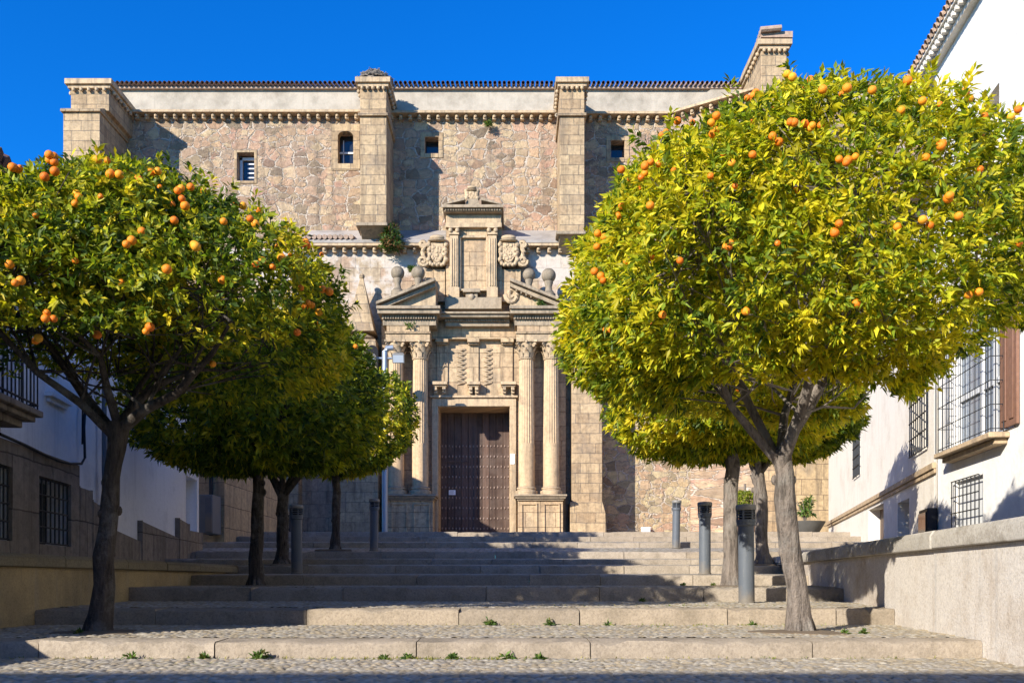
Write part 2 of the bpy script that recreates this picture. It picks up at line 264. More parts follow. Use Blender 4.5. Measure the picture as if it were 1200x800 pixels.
# ------------------------------------------------------------------ mesh helpers
class MB:
    def __init__(s): s.v = []; s.f = []
    def poly(s, pts, faces):
        b = len(s.v); s.v += [tuple(p) for p in pts]; s.f += [tuple(i + b for i in f) for f in faces]
    def box(s, x0, x1, y0, y1, z0, z1):
        s.poly([(x0, y0, z0), (x1, y0, z0), (x1, y1, z0), (x0, y1, z0), (x0, y0, z1), (x1, y0, z1), (x1, y1, z1), (x0, y1, z1)],
               [(0, 3, 2, 1), (4, 5, 6, 7), (0, 1, 5, 4), (1, 2, 6, 5), (2, 3, 7, 6), (3, 0, 4, 7)])
    def fbox(s, fr, u0, u1, o0, o1, z0, z1):
        pts = [fr.pt(u, o, z) for z in (z0, z1) for (u, o) in ((u0, o0), (u1, o0), (u1, o1), (u0, o1))]
        s.poly(pts, [(0, 3, 2, 1), (4, 5, 6, 7), (0, 1, 5, 4), (1, 2, 6, 5), (2, 3, 7, 6), (3, 0, 4, 7)])
    def prism(s, poly, y0, y1, fn=None):        # poly in (x, z), extruded along y
        fn = fn or (lambda a, y, b: (a, y, b)); n = len(poly)
        s.poly([fn(a, y0, b) for a, b in poly] + [fn(a, y1, b) for a, b in poly],
               [tuple(range(n)), tuple(range(2 * n - 1, n - 1, -1))] + [(i, i + n, (i + 1) % n + n, (i + 1) % n) for i in range(n)])
    def lathe(s, prof, c, seg=24, rf=None):     # prof = [(r, z)]
        n = len(prof); pts = []
        for r, z in prof:
            for i in range(seg):
                a = 2 * math.pi * i / seg; rr = rf(r, z, i, a) if rf else r
                pts.append((c[0] + rr * math.cos(a), c[1] + rr * math.sin(a), c[2] + z))
        fs = [(j * seg + i, j * seg + (i + 1) % seg, (j + 1) * seg + (i + 1) % seg, (j + 1) * seg + i) for j in range(n - 1) for i in range(seg)]
        fs += [tuple(range(seg - 1, -1, -1)), tuple((n - 1) * seg + i for i in range(seg))]
        s.poly(pts, fs)
    def ball(s, c, r, seg=12, sc=(1, 1, 1)):
        rings = max(5, seg // 2)
        pr = [(max(1e-4, math.sin(math.pi * i / rings)), -math.cos(math.pi * i / rings)) for i in range(rings + 1)]
        b = len(s.v); s.lathe(pr, (0, 0, 0), seg)
        s.v[b:] = [(c[0] + x * r * sc[0], c[1] + y * r * sc[1], c[2] + z * r * sc[2]) for x, y, z in s.v[b:]]
    def tube(s, pts, rad, seg=8, cap=True, wob=0.0):
        pts = [Vector(p) for p in pts]; n = len(pts)
        if not hasattr(rad, '__len__'): rad = [rad] * n
        out = []; up = Vector((0.13, 0.31, 0.94))
        for i, p in enumerate(pts):
            t = (pts[min(i + 1, n - 1)] - pts[max(i - 1, 0)]).normalized()
            a = t.cross(up)
            if a.length < 0.1: a = t.cross(Vector((1, 0.2, 0)))
            a.normalize(); b = t.cross(a)
            for k in range(seg):
                an = 2 * math.pi * k / seg; rr = rad[i] * (1 + (wob * noise.noise(p * 3.1 + Vector((math.cos(an), math.sin(an), 0)) * 1.1) if wob else 0))
                out.append(p + a * math.cos(an) * rr + b * math.sin(an) * rr)
        fs = [(j * seg + i, j * seg + (i + 1) % seg, (j + 1) * seg + (i + 1) % seg, (j + 1) * seg + i) for j in range(n - 1) for i in range(seg)]
        if cap: fs += [tuple(range(seg - 1, -1, -1)), tuple((n - 1) * seg + i for i in range(seg))]
        s.poly(out, fs)
    def wall(s, fr, u0, u1, z0, z1, ops, depth):     # skin with openings and reveals; ops = (ua, ub, za, zb)
        us = sorted({u0, u1, *[o[0] for o in ops], *[o[1] for o in ops]}); zs = sorted({z0, z1, *[o[2] for o in ops], *[o[3] for o in ops]})
        for a, b in zip(us, us[1:]):
            for c, d in zip(zs, zs[1:]):
                mu, mz = (a + b) / 2, (c + d) / 2
                if any(o[0] < mu < o[1] and o[2] < mz < o[3] for o in ops): continue
                s.poly([fr.pt(a, 0, c), fr.pt(b, 0, c), fr.pt(b, 0, d), fr.pt(a, 0, d)], [(0, 1, 2, 3)])
        for a, b, c, d in ops:
            q = [(a, c), (b, c), (b, d), (a, d)]
            for i in range(4):
                p, r = q[i], q[(i + 1) % 4]
                s.poly([fr.pt(p[0], 0, p[1]), fr.pt(r[0], 0, r[1]), fr.pt(r[0], -depth, r[1]), fr.pt(p[0], -depth, p[1])], [(0, 1, 2, 3)])
    def build(s, name, mat, parent=None, bevel=0.0, sharp=35, base=None):
        me = bpy.data.meshes.new(name)
        off = Vector(base) if base is not None else (Vector(parent_world(parent)) if parent else Vector((0, 0, 0)))
        me.from_pydata([tuple(Vector(p) - off) for p in s.v], [], s.f); me.validate()
        me.materials.append(M[mat] if isinstance(mat, str) else mat)
        me.polygons.foreach_set('use_smooth', [True] * len(me.polygons)); me.set_sharp_from_angle(angle=R(sharp))
        o = bpy.data.objects.new(name, me); COL.objects.link(o)
        if parent: o.parent = parent
        if base is not None: o.location = off
        if bevel:
            b = o.modifiers.new('bevel', 'BEVEL'); b.width = bevel; b.segments = 2; b.limit_method = 'ANGLE'; b.angle_limit = R(40)
        return o
def parent_world(p):
    v = Vector((0, 0, 0))
    while p: v += p.location; p = p.parent
    return v
class Fr:
    def __init__(s, x, y, ux, uy, nx, ny):
        l = math.hypot(ux, uy); s.x, s.y, s.ux, s.uy = x, y, ux / l, uy / l
        l = math.hypot(nx, ny); s.nx, s.ny = nx / l, ny / l
    def pt(s, u, o, z): return (s.x + s.ux * u + s.nx * o, s.y + s.uy * u + s.ny * o, z)
def tag(o, label=None, cat=None, group=None, kind=None):
    for k, v in (('label', label), ('category', cat), ('group', group), ('kind', kind)):
        if v: o[k] = v
    return o
def thing(name, label, cat, loc, group=None):
    o = bpy.data.objects.new(name, None); COL.objects.link(o); o.location = loc; o.empty_display_size = 0.3
    return tag(o, label, cat, group)
def copy_tree(o, parent=None):
    c = o.copy(); COL.objects.link(c)
    if parent: c.parent = parent
    for ch in list(o.children): copy_tree(ch, c)
    return c
def npmesh(name, v, tris, mat, parent=None, cols=None, base=None, smooth=False):
    me = bpy.data.meshes.new(name); off = np.array(base if base is not None else (parent_world(parent) if parent else (0, 0, 0)))
    v = v - off; k = tris.shape[1]
    me.vertices.add(len(v)); me.vertices.foreach_set('co', v.astype(np.float32).ravel())
    me.loops.add(tris.size); me.loops.foreach_set('vertex_index', tris.astype(np.int32).ravel())
    me.polygons.add(len(tris)); me.polygons.foreach_set('loop_start', (np.arange(len(tris)) * k).astype(np.int32))
    me.update(calc_edges=True)
    if smooth: me.polygons.foreach_set('use_smooth', [True] * len(tris))
    if cols is not None:
        a = me.attributes.new('Col', 'FLOAT_COLOR', 'POINT'); a.data.foreach_set('color', np.c_[cols, np.ones(len(cols))].astype(np.float32).ravel())
    me.materials.append(M[mat]); o = bpy.data.objects.new(name, me); COL.objects.link(o)
    if parent: o.parent = parent
    if base is not None: o.location = base
    return o

# ------------------------------------------------------------------ setting: ground, paving, steps
STEPS = [(6.7, -.554, -.429), (8.9, -.421, -.267), (11.05, -.246, -.080), (13.2, -.072, .084), (15.3, .115, .25),
         (17.5, .302, .406), (19.7, .466, .618), (21.9, .766, .900), (24.0, 1.0, 1.13), (26.0, 1.21, 1.35)]
STEPS = [(d, a + EYE, b + EYE) for d, a, b in STEPS]
LWX = lambda d: -4.52 + 0.0 * d
RWX = lambda d: 3.36 + 0.125 * (d - 6.7)
def ground_z(d):
    z = STEPS[0][1]
    for i, (sd, a, b) in enumerate(STEPS):
        if d >= sd:
            nd, na = (STEPS[i + 1][0], STEPS[i + 1][1]) if i < 9 else (36.0, b + 0.1)
            z = b + (na - b) * min(1, (d - sd) / (nd - sd))
    return z
g = MB(); g.poly([(-400, -400, -0.08), (400, -400, -0.08), (400, 600, -0.08), (-400, 600, -0.08)], [(0, 1, 2, 3)])
tag(g.build('ground', 'earth'), kind='structure')

def pebbles(name, x0f, x1f, y0, y1, z0, z1, res, seed):
    rng = np.random.default_rng(seed); cx, cy = 0.046, 0.066
    xs = np.arange(-5.2, 5.6, res); ys = np.linspace(y0, y1, int((y1 - y0) / res) + 1)
    X, Y = np.meshgrid(xs, ys); lo, hi = x0f(Y), x1f(Y); X = np.clip(X, lo, hi)
    wx = X + 0.012 * np.sin(Y * 31); wy = Y + 0.02 * np.sin(X * 9)
    gi, gj = np.floor(wx / cx).astype(int), np.floor(wy / cy).astype(int)
    N = 256; jx, jy, jr = rng.random((N, N)), rng.random((N, N)), rng.random((N, N))
    best = np.full(X.shape, 9.0); bid = np.zeros(X.shape)
    for a in (-1, 0, 1):
        for b in (-1, 0, 1):
            ii, jj = (gi + a) % N, (gj + b) % N
            px_ = (gi + a + 0.2 + 0.6 * jx[ii, jj]) * cx; py_ = (gj + b + 0.2 + 0.6 * jy[ii, jj]) * cy
            dd = np.hypot((wx - px_) / cx, (wy - py_) / cy) / (0.52 + 0.22 * jr[ii, jj])
            m = dd < best; best = np.where(m, dd, best); bid = np.where(m, jr[jj, ii], bid)
    h = np.sqrt(np.clip(1 - best ** 2, 0, 1)) * (0.009 + 0.009 * bid)
    Z = z0 + (z1 - z0) * (Y - y0) / (y1 - y0) + h - 0.008
    pal = np.array([(0.29, 0.245, 0.18), (0.345, 0.295, 0.22), (0.31, 0.275, 0.225), (0.39, 0.345, 0.27), (0.32, 0.26, 0.175)])
    col = pal[(bid * 4.999).astype(int)] * (0.85 + 0.3 * ((bid * 37) % 1))[..., None]
    gap = np.clip((best - 0.8) / 0.25, 0, 1)[..., None]
    moss = np.clip(np.sin(X * 1.7 + 2 * np.sin(Y * 2.3)) * np.sin(Y * 3.1 + X) * 2 - 1.0, 0, 1)[..., None]
    col = col * (1 - gap) + gap * ((1 - moss) * np.array([0.15, 0.12, 0.08]) + moss * np.array([0.16, 0.17, 0.05]))
    nx, ny = len(xs), len(ys); idx = np.arange(nx * ny).reshape(ny, nx)
    q = np.stack([idx[:-1, :-1], idx[:-1, 1:], idx[1:, 1:], idx[1:, :-1]], -1).reshape(-1, 4)
    keep = (X[:-1, 1:] - X[:-1, :-1]).ravel() > 1e-5; q = q[keep]
    return npmesh(name, np.stack([X, Y, Z], -1).reshape(-1, 3), q, 'pebble', None, col.reshape(-1, 3), None, True)

stairs = bpy.data.objects.new('stairway', None); COL.objects.link(stairs); tag(stairs, kind='structure')
def fl(d): return (LWX(d) if np.isscalar(d) else np.full_like(d, -4.52))
pv = pebbles('pavement', lambda Y: np.full_like(Y, -4.52), lambda Y: RWX(Y), 4.4, 6.72, STEPS[0][1], STEPS[0][1], 0.0095, 1)
tag(pv, kind='structure')
g = MB(); g.box(-40, 40, -20, 4.405, -0.07, STEPS[0][1] + 0.004); tag(g.build('road', 'cobble'), kind='structure')
for i, (d, zb, zt) in enumerate(STEPS):
    rng = random.Random(i + 3)
    x0 = LWX(d) if i < 5 else -9.0 if i < 8 else -10.5
    x1 = RWX(d) if i < 5 else 3.5 + 0.226 * d + 0.3 if i < 9 else 12.0
    k = MB(); x = x0
    while x < x1 - 0.01:
        xe = min(x1, x + rng.uniform(0.95, 1.75))
        if x1 - xe < 0.5: xe = x1
        jy, jz = rng.uniform(-.012, .012), rng.uniform(-.008, .006)
        n = 12; a, b = x + 0.004, xe - 0.004
        # worn block: top edge sags and chips a little along its length
        P = []
        for q in range(n + 1):
            t = a + (b - a) * q / n; w1, w2 = rng.uniform(-.010, .010), rng.uniform(-.010, .005) - (rng.uniform(.01, .03) if rng.random() < .09 else 0)
            P += [(t, d + jy + w1, zb - 0.12), (t, d + jy + w1 * .6, zt + jz + w2 - .018), (t, d + jy + .016, zt + jz + w2), (t, d + .34, zt + jz * .3 + .002), (t, d + .34, zb - .12)]
        fs = []
        for q in range(n):
            for r in range(4): fs.append((q * 5 + r, q * 5 + r + 5, q * 5 + r + 6, q * 5 + r + 1))
        fs += [(0, 1, 2, 3, 4), (n * 5 + 4, n * 5 + 3, n * 5 + 2, n * 5 + 1, n * 5)]
        k.poly(P, fs); x = xe
    k.build('kerb_step', 'granite', stairs, sharp=50)
    nd, nz = (STEPS[i + 1][0], STEPS[i + 1][1]) if i < 9 else (37.5, zt + 0.1)
    if i < 3:
        t = pebbles('cobbled_tread', lambda Y: np.full_like(Y, -4.52), lambda Y: RWX(Y), d + .33, nd + .02, zt, nz, (0.0105, 0.0125, 0.016)[i], i + 5)
        t.parent = stairs
    else:
        k = MB(); xa = x0; xb0, xb1 = (RWX(d), RWX(nd)) if i < 4 else (3.5 + 0.226 * d + .3, 3.5 + 0.226 * nd + .3)
        if i == 4: xa, xb0, xb1 = -4.52, RWX(d), RWX(nd)
        if i == 9: xb0 = xb1 = 14; xa = -12
        k.poly([(xa, d + .33, zt), (xb0, d + .33, zt), (xb1, nd + .03, nz), (xa, nd + .03, nz)], [(0, 1, 2, 3)])
        k.build('cobbled_tread', 'cobble', stairs)
# raised side pavements behind the two retaining walls
k = MB(); k.poly([(-8.2, 3, .20 + EYE), (-4.75, 3, .20 + EYE), (-4.4, 17.52, .25 + EYE), (-8.2, 17.52, .25 + EYE)], [(0, 1, 2, 3)])
tag(k.build('side_pavement', 'cobble'), kind='structure')
k = MB(); k.poly([(RWX(2) + .1, 2, .26 + EYE), (9.5, 2, .26 + EYE), (9.5, 17.52, .3 + EYE), (RWX(17.5) - .1, 17.52, .3 + EYE)], [(0, 1, 2, 3)])
tag(k.build('side_pavement', 'cobble'), kind='structure')

# ------------------------------------------------------------------ retaining walls
def retaining(label, fx, d0, d1, side, ztop, capt, wm, cm, base_d):
    t = thing('retaining_wall', label, 'wall', (fx(base_d), base_d, 0))
    body, cap = MB(), MB(); z1 = ztop - capt; a, b = fx(d0), fx(d1); s = side
    body.poly([(a, d0, -.1), (b, d1, -.1), (b + s * .42, d1, -.1), (a + s * .42, d0, -.1), (a, d0, z1), (b, d1, z1), (b + s * .42, d1, z1), (a + s * .42, d0, z1)],
              [(0, 3, 2, 1), (4, 5, 6, 7), (0, 1, 5, 4), (1, 2, 6, 5), (2, 3, 7, 6), (3, 0, 4, 7)])
    y = d0; rng = random.Random(4)
    while y < d1 - .05:
        ye = min(d1, y + rng.uniform(1.1, 1.9)); j = rng.uniform(-.006, .006)
        p, q = fx(y + .004), fx(ye - .004); o = .055 * -s
        prof = [(o, 0), (o * 1.0, capt * .72), (o * .45, capt), (.46 * s, capt), (.46 * s, 0)]
        k0 = [(p + m + j, y + .004, z1 + h + .002) for m, h in prof]; k1 = [(q + m + j, ye - .004, z1 + h + .002) for m, h in prof]
        cap.poly(k0 + k1, [(0, 1, 2, 3, 4), (9, 8, 7, 6, 5)] + [(i, i + 5, (i + 1) % 5 + 5, (i + 1) % 5) for i in range(5)]); y = ye
    body.build('wall', wm, t); cap.build('coping', cm, t, bevel=.012)
    return t
retaining('pale granite retaining wall with a rounded coping below the grilled white house', RWX, 2.0, 17.6, 1, .41 + EYE, .155, 'wallgranite', 'coping', 9)
retaining('ochre stained low wall with mossy coping below the balcony house', LWX, 2.0, 15.7, -1, .25 + EYE, .125, 'oldwall', 'oldcoping', 9)

# ------------------------------------------------------------------ church
CH = thing('church', 'big weathered stone church with a carved renaissance portal and buttresses', 'church', (0, 36, EYE + 1.4))
GZ = EYE + 1.30; YU, YL = 37.0, 35.8
X = lambda x, d=YU: px(x, d)
Z = lambda y, d=YU: pz(y, d)
fu = Fr(0, YU, 1, 0, 0, -1)
wins = [(X(278), X(298), Z(212), Z(179)), (X(396), X(414), Z(192), Z(154)), (X(498), X(514), Z(180), Z(161)), (X(716), X(732), Z(185), Z(165))]
k = MB(); k.wall(fu, X(100), X(786), GZ - .3, Z(137), wins, .5)
k.poly([(X(786), YU, GZ - .3), (9.2, 35.1, GZ - .3), (9.2, 35.1, Z(137)), (X(786), YU, Z(137))], [(0, 1, 2, 3)])
k.poly([(10.0, 36.0, GZ - .3), (16, 36.0, GZ - .3), (16, 36.0, Z(137)), (10.0, 36.0, Z(137))], [(0, 1, 2, 3)])
k.build('wall', 'rubble', CH)
# attic band, corbel cornice and tiled eave
k = MB(); k.box(X(100), X(850), YU + .08, YU + .6, Z(137) - .02, Z(101)); k.box(X(850) - .02, 16, YU + .1, YU + .6, Z(137), Z(101))
k.prism([(X(786) + .05, Z(137)), (9.15, Z(137) - .02), (9.15, Z(101) - .02), (X(850) - .4, Z(101) - .02)], YU - .02, YU + .05)
k.build('attic_wall', 'attic', CH)
def cornice(mb, p0, p1, z, nrm, drop=.27, proj=.36, step=.36, ballr=.068):
    p0, p1 = Vector(p0), Vector(p1); L = (p1 - p0).length; u = (p1 - p0) / L; fr = Fr(p0.x, p0.y, u.x, u.y, *nrm)
    mb.fbox(fr, 0, L, -.1, proj, z - .045, z + .045)
    n = max(2, int(L / step))
    for i in range(n):
        c = (i + .5) * L / n
        mb.fbox(fr, c - .07, c + .07, 0, proj * .55, z - drop * .85, z - .047)
        mb.ball(fr.pt(c, proj * .62, z - .125), ballr, 8)
for p_, q_, z_, n_ in (((X(146), YU), (X(424), YU), Z(135), (0, -1)), ((X(454), YU), (X(650), YU), Z(136), (0, -1)), ((X(686), YU), (X(786), YU), Z(137), (0, -1)), ((X(786), YU), (9.15, 35.15), Z(137), (-.55, -1))):
    k = MB(); cornice(k, p_, q_, z_, n_); k.build('corbel_cornice', 'trim', CH)
k = MB(); z0 = Z(102); xx = X(118)
while xx < 15.6:
    k.tube([(xx, YU - .22, z0 + .06), (xx, YU + 2.6, z0 + .9)], .066, 10, cap=False); xx += .185
k.box(X(118), 15.6, YU - .06, YU + 2.6, z0 - .09, z0 - .02)
k.build('roof', 'tile', CH)
k = MB(); k.box(X(100), 16, YU + .62, YU + 9, GZ, Z(101) - .1); k.build('nave', 'rubble', CH)
# windows
def ch_window(i, frame_mat='trim', grow=.22, arch=False, rect=True):
    a, b, c, d = wins[i]; t = MB(); gl = MB()
    gl.box(a - .01, b + .01, YU + .42, YU + .46, c - .01, d + .01)
    t.box(a - grow, a - .002, YU - .03, YU + .3, c - grow, d + grow); t.box(b + .002, b + grow, YU - .03, YU + .3, c - grow, d + grow)
    t.box(a - .002, b + .002, YU - .028, YU + .3, d + .002, d + grow - .003); t.box(a - .002, b + .002, YU - .036, YU + .3, c - grow + .003, c - .002)
    if arch:
        n = 10; cx, r, hz = (a + b) / 2, (b - a) / 2, .2
        for s in (-1, 1):
            pts = [(cx + s * r * 1.0, d + .01)] + [(cx + s * r * math.cos(math.pi / 2 * q / n), d - hz + hz * math.sin(math.pi / 2 * q / n)) for q in range(n + 1)]
            t.prism(pts, YU - .025, YU + .3)
    w_ = t.build('window', frame_mat, CH, bevel=.015); gl.build('pane', 'glass', w_)
    br = MB()
    if arch:
        br.box(a, b, YU + .36, YU + .40, c + .55, c + .62); br.box((a + b) / 2 - .16, (a + b) / 2 - .13, YU + .36, YU + .4, c, d - .2)
        br.build('glazing_bar', 'paint', w_)
    if i == 0:
        fr_ = MB(); fr_.box(a + .02, a + .12, YU + .3, YU + .4, c, d - .05); fr_.box(a + .02, b - .02, YU + .3, YU + .4, d - .16, d - .06)
        for q in range(5): fr_.box(a + .3, b - .06, YU + .38, YU + .41, c + .08 + q * .18, c + .13 + q * .18)
        fr_.build('glazing_bar', 'zinc', w_)
ch_window(0, 'ashlar', .11); ch_window(1, 'ashlar', arch=True, grow=.26); ch_window(2, 'ashlar', .18); ch_window(3, 'ashlar', .18)
# buttresses
def buttress(x0, x1, yf, ybot, ytop, yset, wide=.07, cap=True, yb=YU, lower_x=None, corbel=True):
    k = MB(); f2 = yf + .28
    lx0, lx1 = lower_x or (px(x0, yf), px(x1, yf)); zs = pz(yset, yf)
    ux0, ux1 = px(x0, f2), px(x1, f2); zt = pz(ytop, f2)
    k.box(lx0, lx1, yf, yb - .02, pz(ybot, yf), zs)
    k.box(ux0, ux1, f2, yb + .5, zs + .20, zt)
    # weathered set-off slope
    k.prism([(yf - .1, zs - .0), (yb + .05, zs - .0), (yb + .05, zs + .3), (f2 + .03, zs + .3), (yf - .1, zs + .1)], lx0 - wide, lx1 + wide, lambda a, y, b: (y, a, b + .003))
    o = k.build('buttress', 'ashlar', CH, bevel=.02)
    if cap:
        c = MB(); c.box(ux0 - .16, ux1 + .16, f2 - .18, yb + .7, zt + .003, zt + .2); c.box(ux0 - .08, ux1 + .08, f2 - .09, yb + .6, zt - .12, zt + .001)
        n = 5
        for i in range(n):
            xx = ux0 + (ux1 - ux0) * (i + .5) / n; c.ball((xx, f2 - .09, zt - .17), .075, 8)
        for i in range(6):
            yy = f2 + .2 + i * .3
            for s, xx in ((-1, ux0), (1, ux1)): c.ball((xx + s * .09, yy, zt - .17), .075, 8)
        c.build('buttress_cap', 'trim', o, bevel=.015)
    if corbel:
        c = MB(); zb = pz(ybot, yf)
        c.box(lx0 - .14, lx1 + .05, yf - .14, yb - 1.1, zb - .12, zb - .002)
        c.prism([(yf + .02, zb - .123), (yb - 1.1, zb - .123), (yb - 1.1, zb - .6)], lx0 - .02, lx1 - .1, lambda a, y, b: (y, a, b))
        c.build('corbel', 'trimgrey', o, bevel=.015)
    return o
bc = buttress(422, 453, 34.95, 262, 99, 137)
br_ = buttress(656, 685, 34.95, 272, 99, 137)
bl = buttress(83, 128, 34.6, 640, 101, 132, lower_x=(px(74, 34.6), px(117, 34.6)), corbel=False)
bd = buttress(892, 922, 34.0, 640, 55, 110, lower_x=(9.15, 9.15 + 1.05), corbel=False)
k = MB()
for i in range(12): k.tube([(9.0 + .02 * i, 34.0 + i * .25, pz(52, 34.3) + .35), (9.75, 34.0 + i * .25, pz(52, 34.3) + .42)], .1, 8)
for i in range(5): k.ball((9.05, 34.4 + i * .5, pz(55, 34.3) + .02), .08, 8)
k.box(9.05, 10.2, 34.1, 37, pz(52, 34.3) + .14, pz(52, 34.3) + .36)
k.build('buttress_roof', 'tile', bd)
k = MB(); k.box(9.9, 11.55, 33.4, 36, GZ - .2, 9.0); k.build('corner_pier', 'yellowstone', CH, bevel=.02)
# lower wall with sloped ledge
k = MB(); zl = pz(292, YL)
k.box(px(262, YL), px(452, YL), YL, YU - .02, GZ - .3, zl); k.box(px(452, YL), px(662, YL), YL + .003, YU - .02, pz(378, YL), zl); k.box(px(662, YL), px(700, YL), YL, YU - .02, GZ - .3, zl)
k.build('lower_wall', 'lower', CH)
k = MB(); k.prism([(YL - .34, zl + .12), (YL - .34, zl + .24), (YU - .01, pz(270, YU)), (YU - .01, zl + .12)], px(352, YL), px(700, YL), lambda a, y, b: (y, a, b))
k.build('ledge', 'ledge', CH, bevel=.02)
for a_, b_ in ((352, 504), (612, 700)):
    k = MB(); cornice(k, (px(a_, YL), YL), (px(b_, YL), YL), zl + .06, (0, -1), drop=.28); k.build('corbel_cornice', 'trim', CH)
k = MB()
for i in range(11):
    xx = px(352, YL) + i * .2; k.tube([(xx, YL - .4, zl + .33), (xx, YU - .05, zl + .72)], .09, 8)
k.build('ledge_tiles', 'tile', CH)
k = MB(); k.box(px(670, 34.9), px(706, 34.9), 34.9, YL + .4, GZ + 1.6, pz(360, 34.9)); k.prism([(px(668, 34.7), GZ - .3), (px(712, 34.7), GZ - .3), (px(710, 34.7), GZ + 1.2), (px(706, 34.8), GZ + 1.62), (px(668, 34.7), GZ + 1.62)], 34.7, YL + .4)
k.build('pier', 'ashlar', CH, bevel=.03)
k = MB(); k.box(px(698, YL) + .02, 11.5, 36.55, 36.98, GZ - .3, pz(470, 36.55)); k.build('base_wall', 'rubble_low', CH)
# --- portal
YP = 35.3
PX = lambda x, d=YP: px(x, d)
PZ = lambda y, d=YP: pz(y, d)
fp = Fr(0, YP, 1, 0, 0, -1)
door = (PX(514), PX(597), GZ - .2, PZ(477))
k = MB(); k.wall(fp, PX(447), PX(663), GZ - .3, PZ(372), [door], 1.25); k.box(PX(447), PX(663), YP + .002, YP + .45, PZ(372) - .02, PZ(371))
k.poly([(PX(447), YP, GZ), (PX(447), YL + .1, GZ), (PX(447), YL + .1, PZ(371)), (PX(447), YP, PZ(371))], [(0, 1, 2, 3)])
k.poly([(PX(663), YP, GZ), (PX(663), YL + .1, GZ), (PX(663), YL + .1, PZ(371)), (PX(663), YP, PZ(371))], [(3, 2, 1, 0)])
k.build('portal_wall', 'portal', CH)
k = MB()
for x0, x1, y1 in ((506, 513.5, 470), (597.5, 605, 470)): k.box(PX(x0), PX(x1), YP - .1, YP + .3, GZ - .2, PZ(y1))
k.box(PX(506), PX(605), YP - .103, YP + .3, PZ(476.6), PZ(467)); k.box(PX(504), PX(607), YP - .18, YP + .2, PZ(466.8), PZ(464))
k.build('door_frame', 'trim', CH, bevel=.02)
# door
dm = MB(); nb = 10; dx0, dx1 = door[0] - .02, door[1] + .02; dz1 = door[3] + .02
for i in range(nb):
    a, b = dx0 + (dx1 - dx0) * i / nb, dx0 + (dx1 - dx0) * (i + 1) / nb
    dm.box(a + .006, b - .006, YP + 1.2 + (.01 if i % 2 else 0), YP + 1.3, GZ - .2, dz1)
dm.box(dx0, dx1, YP + 1.24, YP + 1.32, GZ - .2, dz1)
dr = dm.build('door', 'wood', CH, bevel=.006)
st = MB(); rng_d = random.Random(2)
for r in range(10):
    zz = GZ + .32 + r * .40
    for c in range(20):
        xx = dx0 + (dx1 - dx0) * (c + .5) / 20
        st.ball((xx, YP + 1.195, zz + rng_d.uniform(-.012, .012)), .034 * rng_d.uniform(.8, 1.15), 6, (.8, .7, 1.5))
tag(st.build('door_studs', 'stud', dr), kind='stuff')
dmid = (dx0 + dx1) / 2
k = MB(); k.box(dmid - .05, dmid + .05, YP + 1.17, YP + 1.22, GZ - .2, dz1); k.box(dx0, dmid - .3, YP + 1.172, YP + 1.21, GZ + 3.3, GZ + 3.36); k.build('door_stile', 'wood', dr)
# pedestals, columns
def col_profile(mb_shaft, mb_cap, mb_base, cx, cy, zb, z1, z2, zt, r):
    fl_n = 20; seg = fl_n * 4
    zm = zb + (z1 - zb) * .35
    def rf(rr, z, i, a):
        return rr * (1.0 if z < zm - zb - .001 else (1.0, .955, .93, .955)[i % 4])
    prof = [(r, 0), (r * 1.0, (zm - zb) - .002), (r * 1.0, zm - zb)] + [(r * (1.0 - .12 * t), (zm - zb) + (z1 - zm) * t) for t in (.25, .5, .75, 1.0)]
    mb_shaft.lathe(prof, (cx, cy, zb), seg, rf)
    mb_base.lathe([(r * 1.35, 0), (r * 1.35, .07), (r * 1.38, .10), (r * 1.36, .15), (r * 1.15, .17), (r * 1.12, .2), (r * 1.22, .23), (r * 1.2, .27), (r * 1.03, .3)], (cx, cy, z2), 28)
    H = zt - z1; rb = r * .9
    mb_cap.lathe([(rb * 1.08, 0), (rb * 1.12, .04), (rb * .95, .06), (rb * .95, H * .3), (rb * 1.0, H * .6), (rb * 1.25, H * .86)], (cx, cy, z1), 24)
    for row, (zz, n, hh, of) in enumerate(((.06, 8, H * .38, 0), (H * .3, 8, H * .4, math.pi / 8))):
        for i in range(n):
            a = of + 2 * math.pi * i / n; ca, sa = math.cos(a), math.sin(a); r0 = rb * (1.0 + .03 * row)
            P = []
            for t, o, wd in ((0, .0, .085), (.5, .03, .095), (.85, .075, .075), (1.0, .13, .05), (.9, .16, .03)):
                for s in (-1, 0, 1):
                    rr = r0 + o + (.022 if s == 0 else 0); P.append((cx + ca * rr - sa * wd * s, cy + sa * rr + ca * wd * s, z1 + zz + hh * t))
            mb_cap.poly(P, [(3 * q + s, 3 * q + s + 1, 3 * q + s + 4, 3 * q + s + 3) for q in range(4) for s in (0, 1)])
    for i in range(4):
        a = math.pi / 4 + i * math.pi / 2; c = Vector((cx + math.cos(a) * rb * 1.42, cy + math.sin(a) * rb * 1.42, z1 + H * .74))
        tdir = Vector((math.cos(a), math.sin(a), 0)); pts = [c + tdir * (.085 * (1 - q / 14) * math.cos(q * .75)) + Vector((0, 0, .085 * (1 - q / 14) * math.sin(q * .75))) for q in range(13)]
        mb_cap.tube(pts, .035, 6)
    for i in range(4): mb_cap.ball((cx + math.cos(i * math.pi / 2) * rb * 1.3, cy + math.sin(i * math.pi / 2) * rb * 1.3, z1 + H * .9), .055, 8)
    q = rb * 1.42; mb_cap.prism([(-q, -q), (-q * .3, -q * .86), (q * .3, -q * .86), (q, -q), (q * .86, -q * .3), (q * .86, q * .3), (q, q), (q * .3, q * .86), (-q * .3, q * .86), (-q, q), (-q * .86, q * .3), (-q * .86, -q * .3)], z1 + H * .88, zt, lambda a, y, b: (cx + a, cy + b, y))
YC = 34.78
